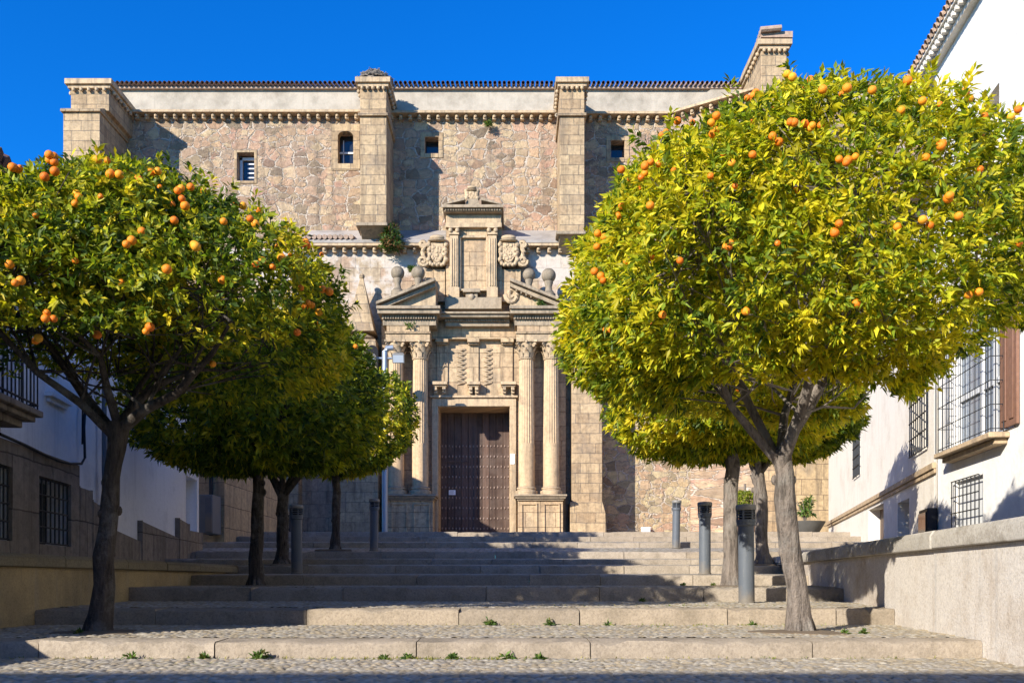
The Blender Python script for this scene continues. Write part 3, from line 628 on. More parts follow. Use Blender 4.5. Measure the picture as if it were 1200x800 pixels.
for cxp in (464, 492.5, 617, 646):
    s_, c_, b_ = MB(), MB(), MB(); cx = px(cxp, YC)
    col_profile(s_, c_, b_, cx, YC, pz(573, YC), pz(422, YC), pz(580, YC), pz(400.5, YC), .30)
    o = s_.build('column', 'column', CH, sharp=30); c_.build('capital', 'trim', o, sharp=50); b_.build('column_base', 'trim', o)
YPD = 34.3
for x0, x1 in ((451, 510), (604, 663)):
    k = MB(); k.box(px(x0 + 3, YPD), px(x1 - 3, YPD), YPD + .1, YP + .1, GZ - .3, pz(584, YPD))
    w2 = (x1 - x0 - 6) / 2
    for i in range(2):
        a, b = px(x0 + 3 + i * w2 + 3.5, YPD), px(x0 + 3 + (i + 1) * w2 - 3.5, YPD); z0_, z1_ = GZ - .2, pz(589, YPD)
        for (p, q, r_, s2) in ((a, b, z1_ - .06, z1_), (a, a + .06, z0_, z1_ - .062), (b - .06, b, z0_, z1_ - .062)): k.box(p, q, YPD + .05, YPD + .14, r_, s2)
    o = k.build('pedestal', 'portal', CH, bevel=.015)
    c = MB(); c.box(px(x0, YPD), px(x1, YPD), YPD - .05, YP + .05, pz(583.8, YPD), pz(581.5, YPD)); c.box(px(x0 - 1.5, YPD), px(x1 + 1.5, YPD), YPD - .12, YP + .05, pz(581.4, YPD), pz(579, YPD))
    c.box(px(x0 + 2, YPD), px(x1 - 2, YPD), YPD + .02, YP + .05, pz(586, YPD), pz(583.9, YPD))
    c.build('pedestal_cornice', 'trimgrey', o, bevel=.015)
# entablature
YE = 34.42
k = MB()
for x0, x1 in ((452, 504), (605, 657)):
    k.box(px(x0, YE), px(x1, YE), YE, YP + .1, pz(400, YE), pz(391, YE)); k.box(px(x0 - .8, YE), px(x1 + .8, YE), YE - .06, YP + .1, pz(390.9, YE), pz(388.5, YE)); k.box(px(x0 + 1, YE), px(x1 - 1, YE), YE + .02, YP + .1, pz(388.4, YE), pz(378, YE))
k.box(px(504, YP - .25), px(605, YP - .25), YP - .25, YP + .05, pz(399, YP), pz(397.5, YP)); k.box(px(504, YP - .15), px(605, YP - .15), YP - .15, YP + .05, pz(397.4, YP), pz(378, YP))
k.build('entablature', 'portal', CH, bevel=.012)
k = MB()
def corn(x0, x1, yf, yt, yb, ret=0):
    h = (yb - yt)
    k.box(px(x0 + 5, yf), px(x1 - (5 if ret else 0), yf), yf + .36, YP + .3, pz(yb, yf), pz(yb - h * .33, yf))
    n = int((x1 - x0 - 8) / 3.0)
    for i in range(n): k.box(px(x0 + 5 + i * 3.0, yf), px(x0 + 6.8 + i * 3.0, yf), yf + .24, yf + .37, pz(yb - h * .34, yf), pz(yb - h * .56, yf))
    k.box(px(x0 + 4, yf), px(x1 - (4 if ret else 0), yf), yf + .32, YP + .3, pz(yb - h * .34, yf), pz(yb - h * .58, yf))
    k.box(px(x0, yf), px(x1, yf), yf + .06, YP + .3, pz(yb - h * .58, yf), pz(yb - h * .82, yf))
    k.box(px(x0 - 1, yf), px(x1 + 1, yf), yf - .03, YP + .3, pz(yb - h * .819, yf), pz(yt, yf))
corn(442, 515, 34.05, 358, 378, 1); corn(598, 667, 34.05, 358, 378, 1); corn(516, 597, 34.55, 365, 379)
k.build('cornice', 'trimgrey', CH, bevel=.012)
# broken pediment
for s, xa, xb in ((1, 441, 510), (-1, 666.5, 597.5)):
    yf = 34.1; k = MB(); tri = MB()
    P = lambda x, y: (px(x, yf), pz(y, yf))
    k.prism([P(xa, 357.5), P(xa, 354), P(xb, 326), P(xb, 330)][::s], yf - .12, YP + .4)
    k.prism([P(xa + s * 3, 357.6), P(xb, 330.1), P(xb, 335), P(xa + s * 15, 357.6)][::s], yf + .05, YP + .4)
    n = 9
    for i in range(n):
        t = .22 + .75 * i / n; x_ = xa + (xb - xa) * t; y_ = 357.5 - 29 * t + 6.2
        if s < 0 and i > 4: k.prism([P(x_ - 1, y_ + 2), P(x_ + 1, y_ + 2), P(x_ + 1, y_ - 2), P(x_ - 1, y_ - 2)], yf + .1, YP)
    o = k.build('pediment', 'trimgrey', CH, bevel=.012)
    tri.prism([P(xa + s * 14, 357.5), P(xb - s * .3, 357.5), P(xb - s * .3, 334)][::s], yf + .3, YP + .4); tri.build('tympanum', 'trim', o)
    if s < 0:
        sc = MB(); pts = [(px(600 - 8 * math.cos(q * .5) * (1 - q / 22), 34.4), 34.4, pz(345 + 10 * math.sin(q * .5) * (1 - q / 22), 34.4)) for q in range(18)]; sc.tube(pts, .09, 8); sc.build('scroll', 'trim', o)
# ball finials
for x_, y_, r_ in ((466, 320, 8), (490, 320, 8), (620, 322, 7.5), (643, 323, 8.5)):
    yf = 35.0; k = MB(); cx, cz = px(x_, yf), pz(y_, yf); rr = r_ * yf / F
    k.ball((cx, yf, cz), rr, 20); zb = cz - rr
    k.lathe([(rr * .95, -1.1), (rr * .95, -.42), (rr * .75, -.38), (rr * .5, -.3), (rr * .42, -.15), (rr * .62, .0), (rr * .6, .06)], (cx, yf, zb), 20)
    k.build('ball_finial', 'lichen', CH)
# obelisk beside the portal
k = MB(); yo = 35.2; zc = pz(326, yo); cx = px(424, yo)
def pyr(x0, z0, x1, z1):
    k.poly([(cx - x0, yo - x0, z0), (cx + x0, yo - x0, z0), (cx + x0, yo + x0, z0), (cx - x0, yo + x0, z0), (cx - x1, yo - x1, z1), (cx + x1, yo - x1, z1), (cx + x1, yo + x1, z1), (cx - x1, yo + x1, z1)],
           [(0, 3, 2, 1), (4, 5, 6, 7), (0, 1, 5, 4), (1, 2, 6, 5), (2, 3, 7, 6), (3, 0, 4, 7)])
pyr(.54, pz(392, yo), .055, zc); k.ball((cx, yo, zc + .06), .11, 14); k.ball((cx, yo, pz(398, yo)), .4, 12, (1.3, 1.3, .55))
pyr(.66, pz(440, yo), .6, pz(402, yo)); k.box(cx - .75, cx + .7, yo - .62, yo + .7, GZ - .3, pz(440.2, yo))
k.build('obelisk', 'ashlar', CH, bevel=.015)
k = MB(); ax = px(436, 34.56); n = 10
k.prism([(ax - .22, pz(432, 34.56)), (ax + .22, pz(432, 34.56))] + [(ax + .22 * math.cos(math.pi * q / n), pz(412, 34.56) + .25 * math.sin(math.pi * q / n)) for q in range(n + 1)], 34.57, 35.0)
k.build('niche', 'black', CH)  # solid block, no hollow: the opening's shade is painted as black
# aedicule above the portal
ya = 35.15; A = lambda x: px(x, ya); B = lambda y: pz(y, ya)
k = MB(); k.box(A(522), A(588), ya + .25, YU + .1, B(350), B(240)); k.build('aedicule_wall', 'portal', CH)
k = MB()
for x0, x1 in ((527, 537), (572, 582)):
    k.box(A(x0), A(x1), ya + .02, ya + .3, B(337), B(275)); k.box(A(x0 - 1.5), A(x1 + 1.5), ya - .08, ya + .3, B(349), B(337.1)); k.box(A(x0 - 1), A(x1 + 1), ya - .03, ya + .3, B(274.9), B(271))
    for q in range(3): k.box(A(x0 + 1.6 + q * 2.7), A(x0 + 2.9 + q * 2.7), ya - .012, ya + .021, B(335), B(279))
    for q in (0, 1): k.ball((A(x0 + 1 + q * 8), ya - .02, B(270)), .09, 8)
    k.box(A(x0 - 1.2), A(x1 + 1.2), ya - .06, ya + .3, B(267.5), B(265.5))
k.box(A(522), A(588), ya + .06, ya + .3, B(265.4), B(260)); k.box(A(523), A(587), ya + .12, ya + .3, B(259.9), B(250))
k.build('pilaster', 'trim', CH, bevel=.01)
k = MB(); k.box(A(537.5), A(540), ya + .12, ya + .28, B(339), B(275)); k.box(A(569.5), A(571.8), ya + .12, ya + .28, B(339), B(275)); k.box(A(540.1), A(569.4), ya + .121, ya + .28, B(277), B(274)); k.box(A(538), A(571), ya + .0, ya + .3, B(340.5), B(338.2))
k.build('panel_frame', 'trim', CH, bevel=.008)
k = MB(); k.box(A(521), A(588), ya - .12, YU, B(249.5), B(246.5)); k.box(A(519), A(590), ya - .28, YU, B(246.4), B(243))
for i in range(22): k.box(A(522 + i * 3), A(523.6 + i * 3), ya - .2, ya - .1, B(249), B(246.6))
for s, xa, xb in ((1, 521, 545), (-1, 588, 564)):
    k.prism([(A(xa), B(243)), (A(xa), B(241.5)), (A(xb), B(234)), (A(xb), B(237.5))][::s], ya - .25, YU - 1)
k.prism([(A(545), B(243)), (A(563), B(243)), (A(560), B(234)), (A(548), B(234))], ya - .1, ya + .4)
k.build('aedicule_cornice', 'trimgrey', CH, bevel=.01)
def arms(cx_, y0, y1, w_, hat=True, scr=0):
    k = MB(); yy = ya + .2; H = y1 - y0
    P = lambda x, y: (px(cx_ + x, yy), pz(y, yy))
    sh = [P(-w_ * .33, y0 + H * .3), P(w_ * .33, y0 + H * .3), P(w_ * .33, y0 + H * .75), P(w_ * .18, y0 + H * .88), P(0, y0 + H * .93), P(-w_ * .18, y0 + H * .88), P(-w_ * .33, y0 + H * .75)]
    k.prism(sh[::-1], yy - .12, yy + .5)
    b0 = [P(-w_ * .46, y0 + H * .24), P(w_ * .46, y0 + H * .24), P(w_ * .46, y0 + H * .9), P(w_ * .2, y0 + H * .99), P(-w_ * .2, y0 + H * .99), P(-w_ * .46, y0 + H * .9)]
    k.prism(b0[::-1], yy, yy + .5)
    rng = random.Random(int(cx_))
    for q in range(9):
        for s in (-1, 1):
            a, b = P(s * w_ * (.44 + .05 * math.sin(q * 2.1)), y0 + H * (.27 + .08 * q)); k.ball((a, yy - .05, b), .075 + .03 * (q % 2), 8)
    for q in range(7): a, b = P(w_ * (-.36 + .12 * q), y0 + H * (.96 + .03 * (q % 2))); k.ball((a, yy - .05, b), .08, 8)
    for q in range(22):
        a, b = P(rng.uniform(-.26, .26) * w_, y0 + H * rng.uniform(.36, .84)); k.ball((a, yy - .12, b), rng.uniform(.03, .065), 6, (1, .6, 1.3))
    a, b = P(0, y0 + H * .14)
    k.ball((a, yy - .12, b), w_ * .4 * yy / F, 16, (1.05, .6, .42)); k.ball((a, yy - .12, b - .1), w_ * .5 * yy / F, 16, (1.05, .5, .16))
    if scr:
        for z_, r_ in ((y0 + H * .85, 6.5), (y0 + H * .3, 4.5)):
            pts = [(px(cx_ + scr * (w_ * .5 + 6) + r_ * math.cos(q * .55) * (1 - q / 20), yy), yy - .02, pz(z_ + r_ * math.sin(q * .55) * (1 - q / 20), yy)) for q in range(17)]
            k.tube(pts, .075, 6)
        k.tube([(px(cx_ + scr * (w_ * .5 + 2 + 5 * math.sin(t * 3.1)), yy), yy, pz(y0 + H * (.3 + .55 * t), yy)) for t in (0, .25, .5, .75, 1)], .09, 6)
        k.prism([P(scr * w_ * .5, y0 + H * .35), P(scr * (w_ * .5 + 8), y0 + H * .9), P(scr * w_ * .5, y0 + H * .95)][::scr], yy + .1, yy + .5)
    return k.build('coat_of_arms', 'trim', CH, sharp=50)
arms(512.5, 275, 311, 21, scr=-1); arms(596, 275, 311, 21, scr=1)
arms(553, 219, 236, 13)
for a_, b_ in ((500, 522), (588, 610)):
    k = MB(); k.box(px(a_, YL), px(b_, YL), ya + .35, YL + .1, B(350), B(312)); k.build('aedicule_shoulder', 'portal', CH)
k = MB(); k.box(A(522), A(588), 34.9, YP + .4, B(364), B(350.5)); k.box(A(543), A(563), ya - .3, ya + .2, B(345), B(340.6)); k.box(A(546), A(551), ya - .2, ya + .2, B(356), B(345.1)); k.box(A(556), A(560), ya - .2, ya + .2, B(354), B(345.1)); k.ball((A(553), ya - .2, B(350)), .13, 10)
k.build('aedicule_base', 'trimgrey', CH, bevel=.015)
# frieze over the door: strips, ribbed panels, brackets
for x0, x1 in ((511, 526), (548, 562), (587, 602)):
    k = MB(); k.box(PX(x0 + 1), PX(x1 - 1), YP - .06, YP + .05, PZ(449), PZ(403.2)); k.box(PX(x0), PX(x1), YP - .3, YP + .05, PZ(403), PZ(398.8)); k.box(PX(x0 + 1), PX(x1 - 1), YP - .2, YP + .05, PZ(405), PZ(403.1))
    k.build('frieze_strip', 'portal', CH, bevel=.012)
for x0 in (536, 567):
    k = MB()
    for q in range(15):
        zz = PZ(449 - q * 2.75); xa, xb = PX(x0), PX(x0 + 9.5); t = .045 * (1 if q % 2 else -1)
        k.tube([(xa, YP + .0, zz + t), ((xa + xb) / 2, YP - .05, zz), (xb, YP + .0, zz - t)], .04, 6)
    k.build('ribbed_ornament', 'trim', CH)
for x0, x1 in ((507, 525), (548, 563), (587, 605)):
    k = MB(); k.box(PX(x0), PX(x1), YP - .42, YP + .05, PZ(453), PZ(449.2)); k.box(PX(x0 + 1), PX(x1 - 1), YP - .34, YP + .05, PZ(455), PZ(453.1))
    for x_ in (x0 + 2, x1 - 6):
        for (o, ya_, yb_) in ((.33, 455.1, 459), (.24, 459.1, 462), (.14, 462.1, 464)): k.box(PX(x_), PX(x_ + 4), YP - o, YP + .05, PZ(yb_), PZ(ya_))
    k.build('bracket', 'trim', CH, bevel=.015)
k = MB(); k.box(PX(597.8), PX(603), YP - .13, YP - .102, PZ(544), PZ(532)); k.build('plaque', 'paper', CH)
# three rain pipes on the shaded west bay
for x_ in (284, 312.5, 327):
    k = MB(); k.tube([(px(x_, 35.6), 35.6, GZ), (px(x_, 35.6), 35.6, pz(430, 35.6))], .08, 10)
    for q in range(4): k.tube([(px(x_, 35.6), 35.6, GZ + 1.2 + q * 1.6), (px(x_, 35.6), 35.6, GZ + 1.26 + q * 1.6)], .095, 10)
    k.build('rain_pipe', 'zinc', CH)
k = MB(); k.box(px(300, 35.2), px(300, 35.2) + 1.6, 35.2, YL + .2, GZ - .3, pz(440, 35.2)); k.build('pier', 'ashlar', CH, bevel=.03)

# paper notice on the door, card at the foot of the wall
k = MB(); z_ = pz(577, YP + 1.2); x_ = px(530, YP + 1.2); k.box(x_ - .13, x_ + .13, YP + 1.155, YP + 1.165, z_ - .09, z_ + .1)
o = k.build('paper_notice', 'paper', base=(x_, YP + 1.16, z_)); tag(o, 'small white paper notice stuck on the studded church door', 'notice')
k = MB()
for q in range(4): k.box(x_ - .09, x_ + .07 - .03 * (q % 2), YP + 1.151, YP + 1.1555, z_ + .055 - q * .035, z_ + .063 - q * .035)
k.build('printed_line', 'cabinet', o)
k = MB(); x_ = px(757, 36.2); k.box(x_ - .16, x_ + .16, 36.15, 36.42, GZ, GZ + .72); k.box(x_ - .18, x_ + .18, 36.13, 36.44, GZ + .722, GZ + .76)
tag(k.build('utility_box', 'paper', base=(x_, 36.2, GZ), bevel=.01), 'small white box against the foot of the rubble church wall', 'box')

# ------------------------------------------------------------------ stork nest
rng = random.Random(5); nx, ny, nz = (px(422, 35.53) + px(453, 35.53)) / 2, 36.0, pz(99, 35.53) + .2
k = MB(); k.ball((nx, ny - .05, nz - .02), .5, 12, (1.15, 1.15, .62))
for i in range(620):
    a = rng.uniform(0, 6.28); rr = rng.uniform(.0, .62) ** .8; h = (1 - (rr / .72) ** 2) * .5 * rng.uniform(.5, 1.0)
    p = Vector((nx + rr * math.cos(a), ny + rr * math.sin(a) - .05, nz + .02 + max(0, h))); t = Vector((-math.sin(a) + rng.uniform(-.5, .5), math.cos(a) + rng.uniform(-.5, .5), rng.uniform(-.25, .2))).normalized() * rng.uniform(.1, .24)
    k.tube([p - t, p, p + t], rng.uniform(.01, .022), 4)
tag(k.build('stork_nest', 'stick', base=(nx, ny, nz)), 'untidy stork nest of grey sticks on top of a church buttress', 'nest')

# ------------------------------------------------------------------ left house
LF0 = 5.3
LF = Fr(-(4.49 + .118 * LF0), LF0, -.118, 1, 1, .118)
def lu(x): d = 4.49 / ((600 - x) / F - .118); return (d - LF0) / LF.uy
LH = thing('white_house', 'lime washed house with an iron balcony and a granite dado, in deep shade', 'house', (-5.9, 12, .2 + EYE))
uend = lu(233); eave = 4.45 + EYE
lwin = (lu(40), lu(78), .45 + EYE, 1.285 + EYE); ldoor = (lu(-30), lu(8), .45 + EYE, 1.29 + EYE); lrec = (lu(218), lu(231), 1.06 + EYE, 2.2 + EYE); lbal = (lu(-40), lu(20), 1.9 + EYE, 3.9 + EYE)
k = MB(); k.wall(LF, 0, uend, -.1, eave, [lwin, ldoor, lrec, lbal], .28)
# end walls, back and roof body
a, b = LF.pt(0, 0, 0), LF.pt(uend, 0, 0); a2, b2 = LF.pt(0, -7, 0), LF.pt(uend, -7, 0)
for p, q in ((a, a2), (b2, b), (a2, b2)): k.poly([(p[0], p[1], -.1), (q[0], q[1], -.1), (q[0], q[1], eave), (p[0], p[1], eave)], [(0, 1, 2, 3)])
k.build('wall', 'housewhite', LH)
k = MB()   # granite dado with a stepped top
def dado(x0, x1, y0, y1, o=.06, ops=()):
    u0, u1 = lu(x0), lu(x1); d0, d1 = LF0 + u0 * LF.uy, LF0 + u1 * LF.uy; z0, z1 = pz(y0, d0), pz(y1, d1)
    k.poly([LF.pt(u0, .002, -.1), LF.pt(u1, .002, -.1), LF.pt(u1, .002, z1), LF.pt(u0, .002, z0), LF.pt(u0, o, -.1), LF.pt(u1, o, -.1), LF.pt(u1, o, z1), LF.pt(u0, o, z0)],
           [(3, 2, 1, 0), (4, 5, 6, 7), (2, 3, 7, 6), (0, 3, 7, 4), (1, 5, 6, 2)])
dz = 1.58 + EYE
fr2 = Fr(*LF.pt(0, .06, 0)[:2], LF.ux, LF.uy, LF.nx, LF.ny)
k.wall(fr2, 0, lu(88), -.1, dz, [lwin, ldoor], .06); k.poly([LF.pt(0, 0, dz), LF.pt(lu(88), 0, dz), LF.pt(lu(88), .06, dz), LF.pt(0, .06, dz)], [(0, 1, 2, 3)])
k.poly([LF.pt(lu(88), 0, 0), LF.pt(lu(88), .06, 0), LF.pt(lu(88), .06, dz), LF.pt(lu(88), 0, dz)], [(0, 1, 2, 3)])
dado(88, 103, 570, 575); dado(103, 112, 586, 592, .07); dado(112, 161, 612, 634); dado(161, 205, 610, 630, .08); dado(205, 217, 607, 614, .09); dado(217, 233, 621, 624, .085)
k.build('dado', 'dado', LH, bevel=.01)
def grille(fr, u0, u1, z0, z1, o, nv, nh, parent, r=.011, name='grille'):
    k = MB()
    for i in range(nv + 1): u = u0 + (u1 - u0) * i / nv; k.tube([fr.pt(u, o, z0), fr.pt(u, o, z1)], r, 6)
    for i in range(nh + 1): z = z0 + (z1 - z0) * i / nh; k.tube([fr.pt(u0, o + r, z), fr.pt(u1, o + r, z)], r * 1.1, 6)
    return k.build(name, 'iron', parent)
for op in (lwin, ldoor):
    k = MB(); k.fbox(LF, op[0], op[1], -.3, -.27, op[2], op[3]); o = k.build('window', 'glass', LH); grille(LF, op[0] + .03, op[1] - .03, op[2] + .02, op[3] - .02, .02, 7, 4, o)
k = MB(); k.fbox(LF, lrec[0], lrec[1], -.3, -.24, lrec[2], lrec[3]); k.build('blind_door', 'housewhite', LH)
k = MB(); k.fbox(LF, lbal[0], lbal[1], -.3, -.25, lbal[2], lbal[3]); k.build('balcony_door', 'shutter', LH)
# balcony
bu0, bu1 = 1.5, (10.35 - LF0) / LF.uy
k = MB()
for o, z0, z1 in ((.52, 1.80, 1.87), (.46, 1.74, 1.80), (.36, 1.66, 1.74), (.2, 1.58, 1.66)): k.fbox(LF, bu0 + (.52 - o), bu1 - (.52 - o), 0, o, z0 + EYE, z1 + EYE)
bal = k.build('balcony', 'dado', LH, bevel=.012)
k = MB()
for z in (1.93, 2.42): k.tube([LF.pt(bu0 + .04, 0, z + EYE), LF.pt(bu0 + .04, .47, z + EYE), LF.pt(bu1 - .04, .47, z + EYE), LF.pt(bu1 - .04, 0, z + EYE)], .013, 6)
n = int((bu1 - bu0) / .1)
for i in range(n + 1): u = bu0 + .04 + (bu1 - bu0 - .08) * i / n; k.tube([LF.pt(u, .47, 1.87 + EYE), LF.pt(u, .47, 2.42 + EYE)], .0085, 5)
for i in range(4): k.tube([LF.pt(bu1 - .04, .1 + i * .1, 1.87 + EYE), LF.pt(bu1 - .04, .1 + i * .1, 2.42 + EYE)], .0085, 5)
k.build('railing', 'iron', bal)
k = MB(); u = lu(52); k.fbox(LF, u, u + .75, 0, .1, 2.33 + EYE, 2.38 + EYE); k.fbox(LF, u + .06, u + .69, 0, .05, 2.27 + EYE, 2.33 + EYE); k.build('sill', 'housewhite', LH)
# cables, drain pipe, eave
k = MB(); pts = [LF.pt(lu(x), .085, pz(y, LF0 + lu(x) * LF.uy)) for x, y in ((-10, 508), (20, 521), (45, 533), (62, 540), (75, 543), (88, 543), (92, 536), (91, 500), (93, 470), (95, 430))]; k.tube(pts, .018, 6)
k.tube([LF.pt(lu(91), .06, pz(520, 13)), LF.pt(lu(92), .06, pz(430, 13))], .012, 5); k.build('cable', 'iron', LH)
k = MB(); u = lu(113); k.tube([LF.pt(u, .11, .3 + EYE), LF.pt(u, .11, eave)], .035, 10); k.tube([LF.pt(u + .02, .12, .3 + EYE), LF.pt(u + .02, .12, 1.6 + EYE)], .05, 10); k.build('drain_pipe', 'cabinet', LH)
k = MB(); u0, u1 = -.3, uend + .15
k.poly([LF.pt(u0, .22, eave), LF.pt(u1, .22, eave), LF.pt(u1, -3.6, eave + 1.5), LF.pt(u0, -3.6, eave + 1.5), LF.pt(u0, .22, eave - .12), LF.pt(u1, .22, eave - .12), LF.pt(u1, -3.6, eave + 1.3), LF.pt(u0, -3.6, eave + 1.3)], [(0, 1, 2, 3), (7, 6, 5, 4), (0, 4, 5, 1), (1, 5, 6, 2), (3, 2, 6, 7), (0, 3, 7, 4)])
k.poly([LF.pt(u0, -7.3, eave), LF.pt(u1, -7.3, eave), LF.pt(u1, -3.6, eave + 1.5), LF.pt(u0, -3.6, eave + 1.5)], [(3, 2, 1, 0)])
u = u0 + .1
while u < u1: k.tube([LF.pt(u, .25, eave + .03), LF.pt(u, -3.5, eave + 1.53)], .085, 6); u += .2
k.build('roof', 'roofdark', LH)
# ochre stone building behind it
SH = thing('stone_building', 'ochre ashlar building standing behind the lime washed house, in shade', 'building', (-9, 26, GZ))
k = MB(); k.box(-16, -7.05, 23.0, 29.3, .3, 6.2 + EYE); k.build('wall', 'yellowstone', SH)
k = MB(); k.prism([(-16.2, 6.2 + EYE), (-7.0, 6.2 + EYE), (-11.5, 8.6 + EYE)], 22.9, 29.4); k.build('roof', 'tile', SH)
k = MB(); xx = px(247, 22.9); k.tube([(xx, 22.92, GZ - .2), (xx, 22.92, 7.5)], .05, 8); k.build('drain_pipe', 'iron', SH)
MC = thing('meter_cabinet', 'dark grey metal cabinet on the wall by the corner of the lime washed house', 'cabinet', (px(242, 22.4), 22.5, 1.4 + EYE))
k = MB(); k.box(px(233, 22.3), px(249, 22.3), 22.3, 22.98, pz(625, 22.3), pz(579, 22.3)); o = k.build('cabinet_body', 'cabinet', MC, bevel=.02)
k = MB(); k.box(px(240.5, 22.28), px(248.3, 22.28), 22.27, 22.299, pz(623, 22.28), pz(582, 22.28)); k.build('cabinet_door', 'bollard', MC, bevel=.008)
# low iron handrail at the top of the steps
HR = thing('handrail', 'low black iron railing in front of the shaded church wall', 'railing', (px(305, 31), 31, GZ))
x0, x1 = px(272, 31), px(340, 31); z1 = pz(604, 31); zg = ground_z(31)
for x_ in (x0, (x0 + x1) / 2, x1):
    k = MB(); k.tube([(x_, 31, zg), (x_, 31, z1)], .035, 8); k.build('post', 'iron', HR)
for z_ in (z1, zg + .3):
    k = MB(); k.box(x0, x1, 30.97, 31.03, z_ - .05, z_ + .03); k.build('rail', 'iron', HR)

# ------------------------------------------------------------------ right houses
K = 1.3
NF = Fr(3.91 * K + .124 * 2.0, 2.0, .124, 1, -1, .124)
def nu(x, p=0.0): d = (3.91 * K - p) / ((x - 600) / F - .124); return (d - 2.0) / NF.uy
NH = thing('white_house', 'tall bright white house with a projecting grilled window above the granite wall', 'house', (5, 9, .3 * K + EYE))
ntop = 6.56 * K + EYE; nend = nu(1095)
nlow = (nu(1152), nu(1119), .61 * K + EYE, 1.175 * K + EYE); nbay = (nu(1190), nu(1113), 1.56 * K + EYE, 3.25 * K + EYE); nup = (nu(1171), nu(1150), 4.0 * K + EYE, 5.25 * K + EYE)
k = MB(); k.wall(NF, 0, nend, -.1, ntop, [nlow, nbay, nup], .3)
a, b = NF.pt(0, 0, 0), NF.pt(nend, 0, 0); a2, b2 = NF.pt(0, -8, 0), NF.pt(nend, -8, 0)
for p, q in ((a2, a), (b, b2), (b2, a2)): k.poly([(p[0], p[1], -.1), (q[0], q[1], -.1), (q[0], q[1], ntop), (p[0], p[1], ntop)], [(0, 1, 2, 3)])
k.build('wall', 'white', NH)
k = MB(); k.fbox(NF, nlow[0], nlow[1], -.10, -.06, nlow[2], nlow[3]); o = k.build('window', 'paint', NH); grille(NF, nlow[0] + .01, nlow[1] - .01, nlow[2], nlow[3], .05, 7, 3, o, .0085)
k = MB(); k.fbox(NF, nup[0], nup[1], -.34, -.3, nup[2], nup[3]); k.build('window', 'shutter', NH)
k = MB(); u0 = nu(1188)
for q in range(8): k.tube([NF.pt(u0 + q * .11, .28, 3.98 * K + EYE), NF.pt(u0 + q * .11, .28, 4.62 * K + EYE)], .009, 5)
k.tube([NF.pt(u0, .0, 4.62 * K + EYE), NF.pt(u0, .28, 4.62 * K + EYE), NF.pt(u0 + .8, .28, 4.62 * K + EYE), NF.pt(u0 + .8, 0, 4.62 * K + EYE)], .014, 6); k.fbox(NF, u0 - .05, u0 + .85, 0, .32, 3.9 * K + EYE, 3.98 * K + EYE)
k.build('upper_balcony', 'iron', NH)
# bay window: opening with shutters and panes behind a projecting cage
bw0, bw1 = nbay[0], nbay[1]
k = MB(); k.fbox(NF, bw0, bw1, -.2, -.16, nbay[2], nbay[3]); bay = k.build('window', 'glassblue', NH)
k = MB(); k.fbox(NF, bw0 - .16, bw0 + .40, .01, .05, nbay[2] + .01, nbay[3]); k.fbox(NF, bw0 - .08, bw0 + .06, .05, .065, nbay[2] + .1, nbay[3] - .1); k.fbox(NF, bw0 + .16, bw0 + .31, .05, .065, nbay[2] + .1, nbay[3] - .1)
k.build('shutter', 'shutter', bay, bevel=.01)
k = MB()
for u in (bw0 + .52, bw0 + 1.0, bw0 + 1.5, bw1 - .06): k.fbox(NF, u - .05, u + .05, -.15, -.11, nbay[2], nbay[3])
for z in (nbay[2] + .03, nbay[2] + .8, nbay[2] + 1.5): k.fbox(NF, bw0 + .36, bw1, -.15, -.115, z - .04, z + .04)
k.build('sash', 'paint', bay)
c0, c1, pj = nu(1182) - .02, (11.32 * K - 2) / NF.uy, .22
k = MB(); k.fbox(NF, c0 - .03, c1 + .05, 0, pj + .05, 1.47 * K + EYE, 1.53 * K + EYE); k.fbox(NF, c0 + .05, c1 - .03, 0, pj - .05, 1.41 * K + EYE, 1.469 * K + EYE); k.build('sill', 'trim', bay, bevel=.015)
k = MB(); z0, z1 = 1.53 * K + EYE, 3.1 * K + EYE; nv = 11
for i in range(nv + 1): u = c0 + .03 + (c1 - c0 - .06) * i / nv; k.tube([NF.pt(u, pj, z0), NF.pt(u, pj, z1)], .0062, 6)
for i in range(3):
    for u in (c0 + .03, c1 - .03): k.tube([NF.pt(u, .06 + i * .1, z0), NF.pt(u, .06 + i * .1, z1)], .0085, 6)
for i in range(7): z = z0 + .05 + (z1 - z0 - .1) * i / 6; k.tube([NF.pt(c0 + .03, 0, z), NF.pt(c0 + .03, pj + .01, z), NF.pt(c1 - .03, pj + .01, z), NF.pt(c1 - .03, 0, z)], .0065, 6)
k.build('grille', 'iron', bay)
k = MB(); k.fbox(NF, 0, nend + .7, -.1, .12, ntop - .12, ntop - .05); k.fbox(NF, 0, nend + .75, -.1, .25, ntop + .04, ntop + .08)
u = .0
while u < nend + .7: k.fbox(NF, u, u + .075, 0, .22, ntop - .048, ntop + .038); u += .15
o = k.build('eave', 'cream', NH)
k = MB(); u = 0
while u < nend + .7: k.tube([NF.pt(u, .29, ntop + .12), NF.pt(u, -4, ntop + 1.6)], .06, 8, cap=False); u += .15
k.poly([NF.pt(0, .24, ntop + .09), NF.pt(nend + .75, .24, ntop + .09), NF.pt(nend + .75, -4, ntop + 1.6), NF.pt(0, -4, ntop + 1.6)], [(0, 1, 2, 3)])
k.poly([NF.pt(0, -8.2, ntop + .14), NF.pt(nend + .75, -8.2, ntop + .14), NF.pt(nend + .75, -4, ntop + 1.6), NF.pt(0, -4, ntop + 1.6)], [(3, 2, 1, 0)])
k.build('roof', 'tile', NH)
